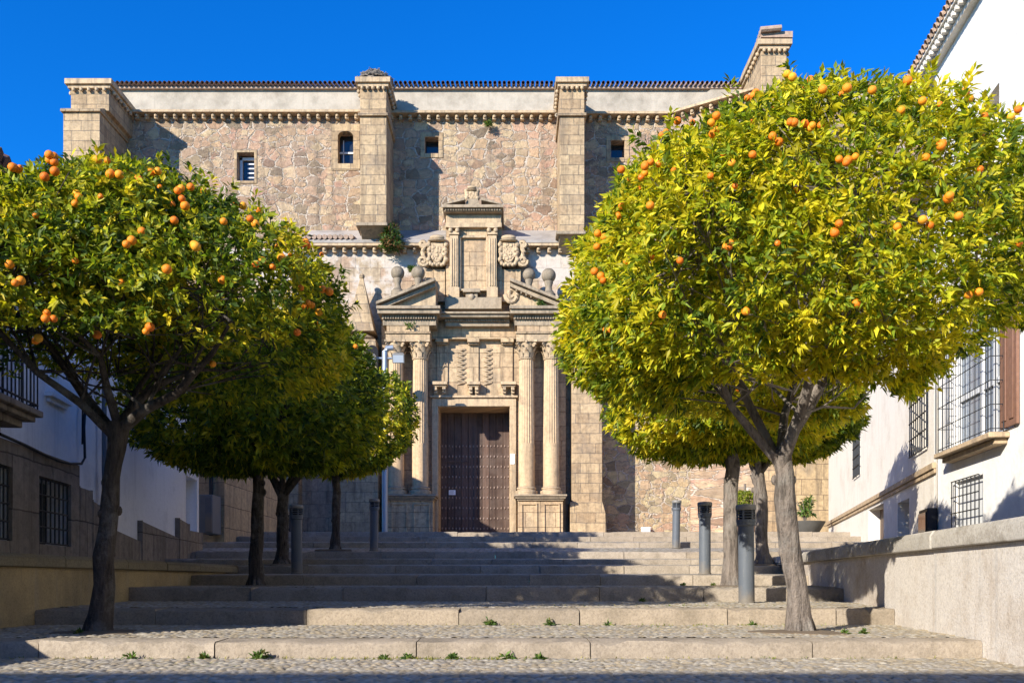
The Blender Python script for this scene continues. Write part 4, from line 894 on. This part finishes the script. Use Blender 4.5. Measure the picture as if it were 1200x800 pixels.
# black meter box on the wall
FFr = Fr(2.69 * K + .226 * 15.45, 15.45, .226, 1, -1, .226)
def fu_(x): d = 2.69 * K / ((x - 600) / F - .226); return (d - 15.45) / FFr.uy
FH = thing('cream_house', 'lower cream house with a stone string course, running back to the church', 'house', (7, 18, .6 * K + EYE))
fend = fu_(971); ftop = 5.2 * K + EYE
w1 = (fu_(1008.5), fu_(1001), 2.1 * K + EYE, 3.1 * K + EYE); w2 = (fu_(1088), fu_(1068), 1.76 * K + EYE, 2.95 * K + EYE); dd_ = (fu_(1035.5), fu_(1018), .3 * K + EYE, 1.31 * K + EYE); nich = (fu_(1065.5), fu_(1052), .2 * K + EYE, 1.2 * K + EYE)
k = MB(); k.wall(FFr, -.05, fend, -.1, ftop, [w1, w2, dd_, nich], .3)
a, b = FFr.pt(-.05, 0, 0), FFr.pt(fend, 0, 0); a2, b2 = FFr.pt(-.05, -7, 0), FFr.pt(fend, -7, 0)
for p, q in ((b, b2), (b2, a2)): k.poly([(p[0], p[1], -.1), (q[0], q[1], -.1), (q[0], q[1], ftop), (p[0], p[1], ftop)], [(0, 1, 2, 3)])
k.build('wall', 'cream', FH)
for op, mm in ((w1, 'glass'), (w2, 'glass')):
    k = MB(); k.fbox(FFr, op[0], op[1], -.32, -.28, op[2], op[3]); o = k.build('window', mm, FH); grille(FFr, op[0] + .01, op[1] - .01, op[2], op[3], .03, 8, 5, o, .012)
k = MB(); k.fbox(FFr, dd_[0], dd_[1], -.32, -.26, dd_[2], dd_[3]); k.build('door', 'wood', FH)
k = MB(); k.fbox(FFr, nich[0], nich[1], -.32, -.28, nich[2], nich[3]); k.build('niche', 'cream', FH)
k = MB(); k.fbox(FFr, -.0, fend, .001, .07, 1.42 * K + EYE, 1.50 * K + EYE); k.fbox(FFr, .0, fend, .001, .04, 1.36 * K + EYE, 1.419 * K + EYE); k.build('string_course', 'trim', FH, bevel=.012)
k = MB(); k.poly([FFr.pt(-.2, .4, ftop), FFr.pt(fend + .1, .4, ftop), FFr.pt(fend + .1, -7, ftop + 1.2), FFr.pt(-.2, -7, ftop + 1.2)], [(0, 1, 2, 3)]); k.fbox(FFr, -.2, fend + .1, -.1, .4, ftop - .1, ftop - .003)
u = -.1
while u < fend: k.tube([FFr.pt(u, .45, ftop + .03), FFr.pt(u, -7, ftop + 1.24)], .085, 6); u += .21
k.build('roof', 'tile', FH)
MBX = thing('meter_box', 'small black box fixed low on the cream house above the granite wall', 'box', FFr.pt(fu_(1096) + .2, .1, .4 * K + EYE))
u = fu_(1099); k = MB(); k.fbox(FFr, u, u + .7, .002, .16, .50 * K + EYE, .92 * K + EYE); o = k.build('box_body', 'iron', MBX, bevel=.02)
k = MB(); k.fbox(FFr, u + .06, u + .64, .161, .18, .55 * K + EYE, .87 * K + EYE); k.build('lid', 'glass', MBX)

# houses behind the viewpoint: they cast the shade over the foreground
OH = thing('town_houses', 'long terrace of rendered houses across the street, shading the lower paving', 'house', (-8, -12, 0))
yb, hb = -8.0, .585 * (5.66 + 7.65)
k = MB(); fb = Fr(14, yb, -1, 0, 0, 1)
ops = [(2 + i * 3.4, 3.2 + i * 3.4, z, z + 1.9) for i in range(12) for z in (1.2, 4.6)]
k.wall(fb, 0, 46, -.08, hb - .3, ops, .25)
k.box(-32, 14, yb - 9, yb - .4, -.08, hb - .35); k.build('wall', 'cream', OH)
for a, b, c, d in ops: k = MB(); k.fbox(fb, a, b, -.3, -.24, c, d); k.build('window', 'glass', OH)
k = MB(); k.box(-32.2, 14.2, yb - 9.3, yb + .35, hb - .3, hb); k.build('roof', 'tile', OH)

# ------------------------------------------------------------------ bollards and light pole
def make_bollard():
    t = thing('bollard', 'bollard', 'bollard', (0, 0, 0), 'grey steel bollard lights up the steps'); H = 1.1; r = .088
    k = MB(); k.lathe([(r * 1.1, 0), (r * 1.1, .02), (r, .025), (r, .86), (r * 1.16, .875), (r * 1.16, .90), (r * 1.22, .905), (r * 1.22, .935), (r * 1.0, .94)], (0, 0, 0), 28); k.build('post', 'bollard', t)
    k = MB(); k.lathe([(r * .8, .93), (r * .8, 1.05)], (0, 0, 0), 20); k.build('lamp_core', 'black', t)
    k = MB()
    for z in (.955, .985, 1.015): k.lathe([(r * .82, z + .012), (r * 1.2, z), (r * 1.22, z + .006), (r * .84, z + .02)], (0, 0, 0), 28)
    for i in range(6): a = i * math.pi / 3; k.tube([(r * 1.08 * math.cos(a), r * 1.08 * math.sin(a), .93), (r * 1.08 * math.cos(a), r * 1.08 * math.sin(a), 1.05)], .012, 6)
    k.build('louvre', 'bollard', t)
    k = MB(); k.lathe([(r * 1.24, 1.04), (r * 1.28, 1.045), (r * 1.28, 1.085), (r * 1.2, 1.1), (r * .2, 1.112)], (0, 0, 0), 28); k.build('cap', 'bollardcap', t)
    return t
b0 = make_bollard()
for i, (x_, d, lab) in enumerate(((875, 10.5, 'grey bollard light standing on the lower steps beside the yellow-green orange tree'), (826, 14.35, 'sunlit grey bollard light between two slim tree trunks, halfway up the steps'),
                                  (792, 21.6, 'sunlit grey bollard light standing before the rubble wall, highest up the steps'), (348, 15.0, 'dark shaded bollard light standing among the three dark tree trunks'),
                                  (438, 20.0, 'dark shaded bollard light in front of the floodlight pole'))):
    o = b0 if i == 0 else copy_tree(b0)
    o.location = (px(x_, d), d, ground_z(d) - .003); o.rotation_euler = (R((.6, -.8, 1.0, -.5, .7)[i]), R((-.7, .9, .4, .8, -.5)[i]), i * .7); o['label'] = lab
FP = thing('floodlight_pole', 'grey pole with two small floodlights in front of the church columns', 'light pole', (px(451, 33.0), 33.0, GZ))
x_ = px(451, 33.0); zt = pz(408, 33.0)
k = MB(); k.tube([(x_, 33, ground_z(33)), (x_, 33, zt - .12), (x_ + .06, 33.0, zt), (x_ + .3, 33.0, zt + .02)], [.105, .1, .1, .1], 14); k.build('pole', 'pipegrey', FP)
k = MB(); k.tube([(x_ - .5, 33, zt - .35), (x_ + .45, 33, zt - .35)], .04, 8); k.build('cross_bar', 'pipegrey', FP)
for s, dz_ in ((-1, -.42), (1, -.38)):
    k = MB(); c = Vector((x_ + s * .5, 32.85, zt + dz_)); ca = .45
    P = [c + Vector((a, b * math.cos(ca) - h * math.sin(ca), b * math.sin(ca) + h * math.cos(ca))) for h in (-.16, .16) for a, b in ((-.22, -.1), (.22, -.1), (.16, .14), (-.16, .14))]
    k.poly(P, [(0, 3, 2, 1), (4, 5, 6, 7), (0, 1, 5, 4), (1, 2, 6, 5), (2, 3, 7, 6), (3, 0, 4, 7)]); o = k.build('floodlight', 'bollardcap', FP, bevel=.015)
    k = MB(); P = [c + Vector((a, -.105 * math.cos(ca) - h * math.sin(ca), -.105 * math.sin(ca) + h * math.cos(ca))) for a, h in ((-.18, -.13), (.18, -.13), (.18, .13), (-.18, .13))]
    k.poly(P, [(0, 1, 2, 3)]); k.build('lamp_glass', 'lampglass', o)

# ------------------------------------------------------------------ orange trees
def leaf_cloud(pos, out, n_per, L, W, pal, rng, droop=.35, spread=(.35, 1.25), cvar=.25):
    N = len(pos); ci = np.repeat(np.arange(N), n_per); K = len(ci)
    o = out[ci]; rnd = rng.normal(size=(K, 3)); perp = rnd - (rnd * o).sum(1, keepdims=True) * o; perp /= np.linalg.norm(perp, axis=1, keepdims=True) + 1e-9
    a = rng.uniform(*spread, K)[:, None]; d = o * np.cos(a) + perp * np.sin(a); d[:, 2] -= droop * rng.random(K); d /= np.linalg.norm(d, axis=1, keepdims=True)
    side = np.cross(d, o + .25 * rng.normal(size=(K, 3))); side /= np.linalg.norm(side, axis=1, keepdims=True) + 1e-9
    nrm = np.cross(side, d); l = (L * rng.uniform(.65, 1.2, K))[:, None]; w_ = (W * rng.uniform(.75, 1.2, K))[:, None]
    base = pos[ci] - o * (rng.random(K)[:, None] * L * .9) + d * L * .12
    sag = nrm * 0 + np.array([0, 0, -1.0]) * l * (.10 + .12 * rng.random(K)[:, None])
    b = base; c = base + d * l * .5 - nrm * w_ * .22; le = base + d * l * .46 - side * w_ * .5; r = base + d * l * .46 + side * w_ * .5; t = base + d * l + sag
    v = np.stack([b, le, c, r, t], 1).reshape(-1, 3); i0 = np.arange(K)[:, None] * 5
    tri = np.concatenate([i0 + np.array([[0, 2, 1]]), i0 + np.array([[0, 3, 2]]), i0 + np.array([[1, 2, 4]]), i0 + np.array([[2, 3, 4]])], 0)
    pw = pal[0]; pc = np.array(pal[1]); fld = np.zeros(N)
    for _ in range(10): fld += np.cos((pos - pos.mean(0)) @ (rng.normal(size=3) * 3.4 / max(.3, pos.std(0).max())) + rng.uniform(0, 6.28))
    rk = np.argsort(np.argsort(.55 * fld / math.sqrt(5) + .75 * rng.normal(size=N))) / N; cid = np.searchsorted(np.cumsum(pw)[:-1], rk); lid = np.where(rng.random(K) < .72, cid[ci], rng.choice(len(pc), K, p=pw))
    col = pc[lid] * (1 + cvar * rng.normal(size=(K, 1)).clip(-1.6, 1.6))
    return v, tri, np.repeat(col.clip(.004, .9), 5, 0)
def lump(dirs, rng, amp, k=9):
    h = np.zeros(len(dirs))
    for _ in range(k):
        f = rng.normal(size=3) * 3.2; h += np.cos(dirs @ f + rng.uniform(0, 6.28))
    return 1 + amp * h / math.sqrt(k)
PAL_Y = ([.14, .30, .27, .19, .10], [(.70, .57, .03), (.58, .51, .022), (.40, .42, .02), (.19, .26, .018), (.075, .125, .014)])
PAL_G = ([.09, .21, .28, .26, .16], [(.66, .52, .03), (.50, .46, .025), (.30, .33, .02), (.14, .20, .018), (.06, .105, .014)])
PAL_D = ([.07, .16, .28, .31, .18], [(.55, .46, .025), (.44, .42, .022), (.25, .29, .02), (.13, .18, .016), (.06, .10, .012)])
def orange_tree(label, base, cc, rx, ry, rup, rdn, ncl, L, W, pal, seed, n_or, trunk_h, tr, lean, bark, holes=.0, lumpamp=.07, dense=8, limb_z=.35, twigs=220, orsize=.0295, flat=2.0, hollow=.0, shoots=0, cut=None):
    rng = np.random.default_rng(seed); pr = random.Random(seed)
    t = thing('orange_tree', label, 'tree', base, 'orange trees along the steps')
    d = rng.normal(size=(ncl, 3)); d /= np.linalg.norm(d, axis=1, keepdims=True)
    def rad(dd, lr):
        h = lump(dd, np.random.default_rng(seed + 1), lr)
        rz = np.where(dd[:, 2] > 0, rup, rdn); e = flat
        q = (np.abs(dd[:, 0] / rx) ** e + np.abs(dd[:, 1] / ry) ** e + np.abs(dd[:, 2] / rz) ** e) ** (-1 / e)
        return q * h
    f = np.where(rng.random(ncl) < .74, rng.uniform(.86, 1.02, ncl), rng.uniform(.35, .88, ncl))
    Rr = rad(d, lumpamp); pos = np.array(cc) + d * (Rr * f)[:, None]
    hz = np.hypot(pos[:, 0] - cc[0], pos[:, 1] - cc[1]) / rx
    keep = ~((pos[:, 2] < cc[2] - .02) & (hz < hollow))
    if cut: keep &= ~(((pos[:, 0] - cc[0]) * cut[0] > cut[1]) & (pos[:, 2] < cc[2] + cut[2] + .08 * np.sin(pos[:, 0] * 9) * np.cos(pos[:, 1] * 7)))
    pos, d = pos[keep], d[keep]; ncl = len(pos)
    if holes:
        hn = np.zeros(ncl); hr = np.random.default_rng(seed + 9)
        for _ in range(8): hn += np.cos((pos - np.array(cc)) @ (hr.normal(size=3) * 2.6) + hr.uniform(0, 6.28))
        keep = (hn / math.sqrt(8)) < holes; keep |= rng.random(ncl) < .18; pos, d = pos[keep], d[keep]
    out = d + .55 * rng.normal(size=d.shape) + np.array([0, 0, .35]); out /= np.linalg.norm(out, axis=1, keepdims=True)
    if shoots:      # young sprigs standing out of the clipped outline
        up = d[:, 2] > -.05; ci = rng.choice(np.flatnonzero(up), shoots); sd = d[ci] * .6 + np.array([0, 0, .75]) + .35 * rng.normal(size=(shoots, 3)); sd /= np.linalg.norm(sd, axis=1, keepdims=True)
        sp = np.array(cc) + d[ci] * rad(d[ci], lumpamp)[:, None]; ln = rng.uniform(.5, 1.0, shoots)[:, None] * .22
        pos = np.concatenate([pos] + [sp + sd * ln * q for q in (0, .35, .7, 1.0)]); out = np.concatenate([out] + [sd] * 4)
    v, tri, col = leaf_cloud(pos, out, dense, L, W, pal, rng)
    npmesh('crown', v, tri, 'leaf', t, col)
    # trunk and limbs
    k = MB(); bx, by, bz = base; top = Vector((bx + lean[0], by + lean[1], bz + trunk_h)); n = 9
    pts = [Vector((bx, by, bz - .05)).lerp(top, i / (n - 1)) + Vector((pr.uniform(-.012, .012), pr.uniform(-.012, .012), 0)) for i in range(n)]
    rr = [tr * (1.42 if i == 0 else 1.12 if i == 1 else 1.03 - .02 * i) for i in range(n)]; rr[-1] = tr * .95
    k.tube(pts, rr, 14, wob=.5)
    for q in range(7):      # root flare
        a = q * .9 + pr.uniform(-.2, .2); k.tube([(bx + math.cos(a) * tr * .5, by + math.sin(a) * tr * .5, bz + .16), (bx + math.cos(a) * tr * 1.15, by + math.sin(a) * tr * 1.15, bz + .05), (bx + math.cos(a) * tr * 1.65, by + math.sin(a) * tr * 1.65, bz - .03)], [tr * .42, tr * .3, tr * .12], 7, wob=.3)
    for q in range(5):      # knots and pruning scars
        a = pr.uniform(0, 6.28); f_ = pr.uniform(.25, .95); c_ = Vector((bx, by, bz)).lerp(top, f_); k.ball((c_.x + math.cos(a) * tr * .82, c_.y + math.sin(a) * tr * .82, c_.z), tr * pr.uniform(.28, .42), 8, (1, 1, 1.4))
    so = MB(); so.lathe([(tr * 4.2, -.03), (tr * 3.9, .006), (tr * 2.4, .016), (.01, .02)], (bx, by, bz), 22, lambda rr, z, i, a: rr * (1 + .22 * math.sin(a * 3 + seed) + .1 * math.sin(a * 7))); so.build('soil_pit', 'earth', t)
    C = Vector(cc); limbs = []; nl = 6
    for i in range(nl):
        a = 6.283 * (i + pr.uniform(-.25, .25)) / nl + .5; out_ = Vector((math.cos(a) * rx, math.sin(a) * ry, 0)) * pr.uniform(.45, .72)
        end = C + out_ + Vector((0, 0, pr.uniform(-.1, .5) * rup)); s0 = top - Vector((0, 0, pr.uniform(.0, .16)))
        if cut and out_.x * cut[0] > cut[1] - .3: end.z = max(end.z, C.z + cut[2] + .45)
        mid = s0.lerp(end, .45) + Vector((0, 0, -.08 if i % 2 else .12)) + Vector((pr.uniform(-.1, .1), pr.uniform(-.1, .1), 0))
        P = [s0, s0.lerp(mid, .5) + Vector((pr.uniform(-.04, .04), 0, .03)), mid, mid.lerp(end, .5) + Vector((pr.uniform(-.08, .08), pr.uniform(-.08, .08), .06)), end]
        r0 = tr * pr.uniform(.42, .66); k.tube(P, [r0, r0 * .85, r0 * .66, r0 * .45, r0 * .22], 8, wob=.2); limbs.append((P, r0))
    k.build('trunk', bark, t, sharp=70)
    k = MB(); sub = []
    for P, r0 in limbs:
        for q in range(7):
            s0 = P[pr.choice((1, 2, 2, 3, 3, 4))]; dd = Vector(rng.normal(size=3)); dd.z = abs(dd.z) * .8 - .15; dd.normalize()
            e = s0 + dd * pr.uniform(.4, .85) * min(rx, 1.8) * .55
            ev = e - C
            if cut and ev.x * cut[0] > cut[1] - .1: ev.z = max(ev.z, cut[2] + .3); e = C + ev
            qq = math.sqrt((ev.x / rx) ** 2 + (ev.y / ry) ** 2 + (ev.z / (rup if ev.z > 0 else rdn * 1.4)) ** 2)
            if qq > .78: e = C + ev * (.78 / qq)
            m = s0.lerp(e, .5) + Vector((pr.uniform(-.07, .07), pr.uniform(-.07, .07), pr.uniform(-.03, .08)))
            k.tube([s0, m, e], [r0 * .3, r0 * .22, r0 * .1], 6); sub.append((s0, m, e))
    for q in range(twigs):
        i = pr.randrange(len(pos)); p = Vector(pos[i]); s0 = pr.choice(sub)[pr.choice((1, 2))]
        best = min((pr.choice(sub)[pr.choice((1, 2))] for _ in range(10)), key=lambda z: (z - p).length)
        m = best.lerp(p, .55) + Vector((pr.uniform(-.06, .06), pr.uniform(-.06, .06), pr.uniform(-.05, .05))); k.tube([best, m, p], [.008, .006, .003], 4, cap=False)
    k.build('branches', 'twig' if bark == 'bark' else bark, t, sharp=70)
    # fruit, in small bunches hanging just inside the leaf surface
    if n_or:
        om = bpy.data.meshes.new('orange'); kk = MB(); kk.ball((0, 0, 0), 1.0, 14, (1, 1, .95)); om.from_pydata(kk.v, [], kk.f); om.materials.append(M['orange']); om.polygons.foreach_set('use_smooth', [True] * len(om.polygons))
        made = 0
        while made < n_or:
            dd = rng.normal(size=(1, 3)); dd /= np.linalg.norm(dd); dd[0, 1] = -abs(dd[0, 1]) if rng.random() < .95 else dd[0, 1]
            cv = np.array([0, 0, EYE]) - np.array(cc); cv /= np.linalg.norm(cv)
            if dd[0] @ cv < .08 and rng.random() < .94: continue
            if dd[0, 2] < -.22 or (dd[0, 2] > .72 and rng.random() < .8): continue
            c = np.array(cc) + dd[0] * rad(dd, lumpamp)[0] * (rng.uniform(.985, 1.05) if dd[0, 1] < -.35 else rng.uniform(.88, .95))
            if cut and (c[0] - cc[0]) * cut[0] > cut[1] - .12 and c[2] < cc[2] + cut[2] + .16: continue
            for q in range(pr.choice((1, 1, 1, 1, 1, 2, 2, 3))):
                if made >= n_or: break
                o = bpy.data.objects.new('orange', om); COL.objects.link(o); o.parent = t
                s = orsize * pr.uniform(.82, 1.12); o.scale = (s, s, s); o.location = Vector(c) + Vector((pr.uniform(-1, 1), pr.uniform(-.6, .6), pr.uniform(-.8, .5))) * (.0 if q == 0 else orsize * 2.0) - t.location
                made += 1
        if n_or >= 100:     # the smaller, half hidden rest of the crop
            kk = MB()
            while len(kk.v) < 110 * 84:
                dd = rng.normal(size=3); dd /= np.linalg.norm(dd)
                if dd[2] < -.25: continue
                c = np.array(cc) + dd * rad(dd[None], lumpamp)[0] * rng.uniform(.9, 1.02)
                if cut and (c[0] - cc[0]) * cut[0] > cut[1] - .12 and c[2] < cc[2] + cut[2] + .16: continue
                if c[2] < cc[2] - .02: continue
                s_ = orsize * pr.uniform(.6, .85); n0 = len(kk.v); kk.ball(tuple(c), s_, 12)
                if n0 == 0: per = len(kk.v)
                if len(kk.v) >= per * 110: break
            tag(kk.build('small_oranges', 'orange', t), kind='stuff')
    return t
z1t = ground_z(7.75)
orange_tree('big yellow-green orange tree full of fruit beside the granite wall', (px(938, 7.75), 7.75, z1t), (px(925, 7.8), 7.85, 2.13 + EYE), 1.88, 1.9, 1.58, .70, 21000, .079, .028, PAL_Y, 11, 100, 1.5, .088, (-.16, .02, 0), 'bark', holes=.72, lumpamp=.075, twigs=380, shoots=70, cut=(1, .85, -.12), hollow=.50, flat=2.25)
orange_tree('deep green orange tree dotted with fruit beside the ochre stained wall and balcony', (px(115, 7.7), 7.7, z1t), (px(128, 7.7), 7.75, 1.90 + EYE), 2.02, 1.9, 1.14, .27, 18500, .074, .029, PAL_G, 23, 100, 1.72, .080, (.17, .0, 0), 'barkshade', holes=1.0, lumpamp=.085, twigs=160, shoots=70, cut=(-1, .75, .12), flat=2.25, hollow=.70)
orange_tree('clipped dark orange tree between the steps and the lime washed house, slim straight trunk', (px(300, 12.2), 12.2, ground_z(12.2)), (px(300, 12.2), 12.2, 2.25 + EYE), 1.55, 1.5, 1.25, .85, 5200, .10, .038, PAL_D, 31, 10, 1.6, .085, (.04, 0, 0), 'barkshade', dense=8, twigs=40, lumpamp=.04, flat=2.6)
orange_tree('dark orange tree with a forked trunk behind the shaded bollard', (px(330, 16.0), 16.0, ground_z(16.0)), (px(335, 16), 16.0, 2.75 + EYE), 1.5, 1.5, 1.2, .85, 3600, .12, .046, PAL_D, 37, 6, 1.25, .10, (.02, 0, 0), 'barkshade', dense=8, twigs=30, lumpamp=.04, flat=2.6)
orange_tree('rounded orange tree half in sun against the portal columns', (px(393, 20.4), 20.4, ground_z(20.4)), (px(402, 20.4), 20.4, 3.45 + EYE), 1.5, 1.5, 1.2, 1.12, 3400, .12, .046, PAL_G, 41, 8, 1.7, .09, (.02, 0, 0), 'barkshade', dense=8, twigs=20, lumpamp=.05, flat=2.5)
orange_tree('smaller orange tree behind the big yellow one, its slim pale trunk beside the bollard', (px(857, 12.1), 12.1, ground_z(12.1)), (px(850, 12.1), 12.1, 2.4 + EYE), 1.5, 1.45, 1.3, .78, 5000, .10, .038, PAL_Y, 47, 14, 1.75, .10, (.0, 0, 0), 'bark', dense=8, twigs=60, lumpamp=.05, flat=2.5)
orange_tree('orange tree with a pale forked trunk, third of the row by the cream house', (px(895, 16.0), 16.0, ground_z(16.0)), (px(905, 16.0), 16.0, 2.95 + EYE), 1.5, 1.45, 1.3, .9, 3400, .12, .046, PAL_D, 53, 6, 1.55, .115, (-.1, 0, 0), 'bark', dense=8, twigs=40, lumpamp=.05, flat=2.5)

# ------------------------------------------------------------------ plants
def tuft(name, label, cat, c, r, h, n, L, W, pal, seed, group=None, up=.6):
    rng = np.random.default_rng(seed); d = rng.normal(size=(n, 3)); d[:, 2] = np.abs(d[:, 2]); d /= np.linalg.norm(d, axis=1, keepdims=True)
    pos = np.array(c) + d * np.array([r, r, h]) * rng.uniform(.3, 1, (n, 1)); out = d + np.array([0, 0, up]); out /= np.linalg.norm(out, axis=1, keepdims=True)
    v, tri, col = leaf_cloud(pos, out, 6, L, W, pal, rng)
    return tag(npmesh(name, v, tri, 'weedleaf', None, col, base=c), label, cat, group)
PW = ([.4, .4, .2], [(.10, .17, .03), (.06, .11, .025), (.2, .2, .05)])
PB = ([.5, .3, .2], [(.045, .10, .02), (.08, .14, .025), (.25, .12, .05)])
for x_, y_, d, r, lab in ((458, 291, 35.2, .50, 'green bush sprouting from the ledge below the stork nest buttress'), (684, 290, 35.3, .40, 'dark green bush on the ledge beside the plain buttress'),
                       (573, 146, 36.75, .16, 'small green tuft hanging in the corbel cornice near the roof'), (483, 317, 35.3, .2, 'little green tuft between the ball finials'),
                       (634, 358, 34.3, .22, 'dry grass tuft growing along the sloping broken pediment'), (482, 383, 34.45, .2, 'dry tuft on the entablature block above the paired columns'), (350, 300, 35.6, .3, 'small weed under the tiled ledge')):
    tuft('wall_plant', lab, 'plant', (px(x_, d), d, pz(y_, d)), r, r * (2.0 if r > .3 else .9), 300 if r > .3 else 26, .15, .045, PB if r > .3 else PW, int(x_), 'plants rooted in the church stonework')
WL = [(153, 771, 'weed'), (240, 770, ''), (305, 771, ''), (478, 771, ''), (595, 771, ''), (450, 770, ''), (632, 769, ''), (575, 732, ''), (643, 732, ''), (712, 732, ''), (882, 732, ''), (800, 686, ''), (836, 690, ''), (752, 705, ''), (990, 741, ''), (92, 740, ''), (1012, 738, ''), (530, 770, '')]
names = ['at the wall end of the lowest kerb', 'alone in the lowest kerb joint, second from the ochre wall', 'leafy, below the lowest kerb', 'broad leaved at the foot of the lowest kerb', 'grassy, at the middle of the lowest kerb', 'tiny, by a kerb joint', 'bushy, below a dark joint in the lowest kerb', 'bushy, at the foot of the second kerb', 'thin, at a pale kerb block', 'thin, under a kerb joint', 'small, behind the big yellow tree', 'flat, under the slim pale trunk', 'upright, beside the slim pale trunk', 'tiny, on the third kerb', 'broad leaved, beside the big yellow tree trunk', 'low, at the foot of the dark tree', 'leafy, in the trunk shadow by the granite wall', 'mossy, along the lowest kerb']
for (x_, y_, _), nm in zip(WL, names):
    d0 = 6.62 if y_ > 760 else 8.82 if 725 < y_ < 735 else 7.5 if y_ > 735 else 10.95 if y_ > 700 else 13.05
    z_ = ground_z(d0); rr = (.018, .05, .03, .04, .022, .06)[(x_ * 7) % 6]
    tuft('weed', 'green weed ' + nm, 'weed', (px(x_, d0), d0, z_), rr, rr * 1.1, 12 + (x_ % 9), .05, .018, PW, x_, 'weeds between the steps', .4)
# grass lines in the kerb joints
rng = np.random.default_rng(77); n = 560
xs = np.concatenate([rng.normal(-.55, .4, 190), rng.uniform(-3.6, 3, 150), rng.normal(1.7, .7, 130), rng.uniform(-1.8, 3, 90)]); ds = np.concatenate([np.full(190, 6.65) - np.abs(rng.normal(size=190)) * .05, np.full(150, 6.66), rng.choice([8.86, 9.6, 8.7, 8.5], 130), np.full(90, 8.86)])
pos = np.stack([xs, ds + rng.normal(size=n) * .02, np.array([ground_z(q) for q in ds])], 1); out = np.tile([0, -.2, 1.0], (n, 1))
v, tri, col = leaf_cloud(pos, out, 5, .03, .006, ([.6, .4], [(.30, .28, .06), (.15, .2, .04)]), rng, spread=(.1, .9)); tag(npmesh('grass', v, tri, 'weedleaf', None, col), kind='stuff')
# ball shrub, bowl planter with plant
d = 30.0; z_ = ground_z(d)
SB = thing('ball_shrub', 'round bright yellow-green shrub in a pot behind the steps', 'shrub', (px(873, d), d, z_))
k = MB(); k.lathe([(.28, 0), (.34, .5), (.38, .5), (.38, .58), (.3, .58)], (px(873, d), d, z_), 20); k.build('pot', 'terracotta', SB)
rng = np.random.default_rng(3); dd = rng.normal(size=(500, 3)); dd /= np.linalg.norm(dd, axis=1, keepdims=True); c = np.array((px(873, d), d, pz(588, d)))
v, tri, col = leaf_cloud(c + dd * .40 * rng.uniform(.7, 1, (500, 1)), dd, 5, .09, .04, ([.6, .4], [(.24, .26, .02), (.14, .19, .02)]), rng); npmesh('foliage', v, tri, 'weedleaf', SB, col)
k = MB(); k.lathe([(.05, 0), (.04, 1.2)], (px(873, d), d, z_ + .5), 8); k.build('stem', 'bark', SB)
d = 29.0; z_ = ground_z(d); x_ = px(943, d)
PP = thing('bowl_planter', 'wide dark bowl planter with a leafy plant by the end of the cream house', 'planter', (x_, d, z_))
zb = pz(611, d)
k = MB(); k.lathe([(.3, z_ - zb), (.24, z_ - zb + .15), (.22, -.55), (.42, -.35), (.6, -.05), (.62, 0), (.56, 0)], (x_, d, zb), 24); k.build('bowl', 'pot', PP)
rng = np.random.default_rng(8); n = 60; dd = rng.normal(size=(n, 3)); dd[:, 2] = np.abs(dd[:, 2]) * 1.3; dd /= np.linalg.norm(dd, axis=1, keepdims=True)
v, tri, col = leaf_cloud(np.array((x_ + .05, d, zb + .25)) + dd * np.array([.3, .3, .6]) * rng.uniform(.3, 1, (n, 1)), dd, 6, .16, .06, PW, rng); npmesh('foliage', v, tri, 'weedleaf', PP, col)
k = MB()
for q in range(6): a = q * 1.05; k.tube([(x_, d, zb - .05), (x_ + .1 * math.cos(a), d + .1 * math.sin(a), zb + .3), (x_ + .3 * math.cos(a), d + .3 * math.sin(a), zb + .65)], [.02, .015, .008], 5)
k.build('stem', 'bark', PP)
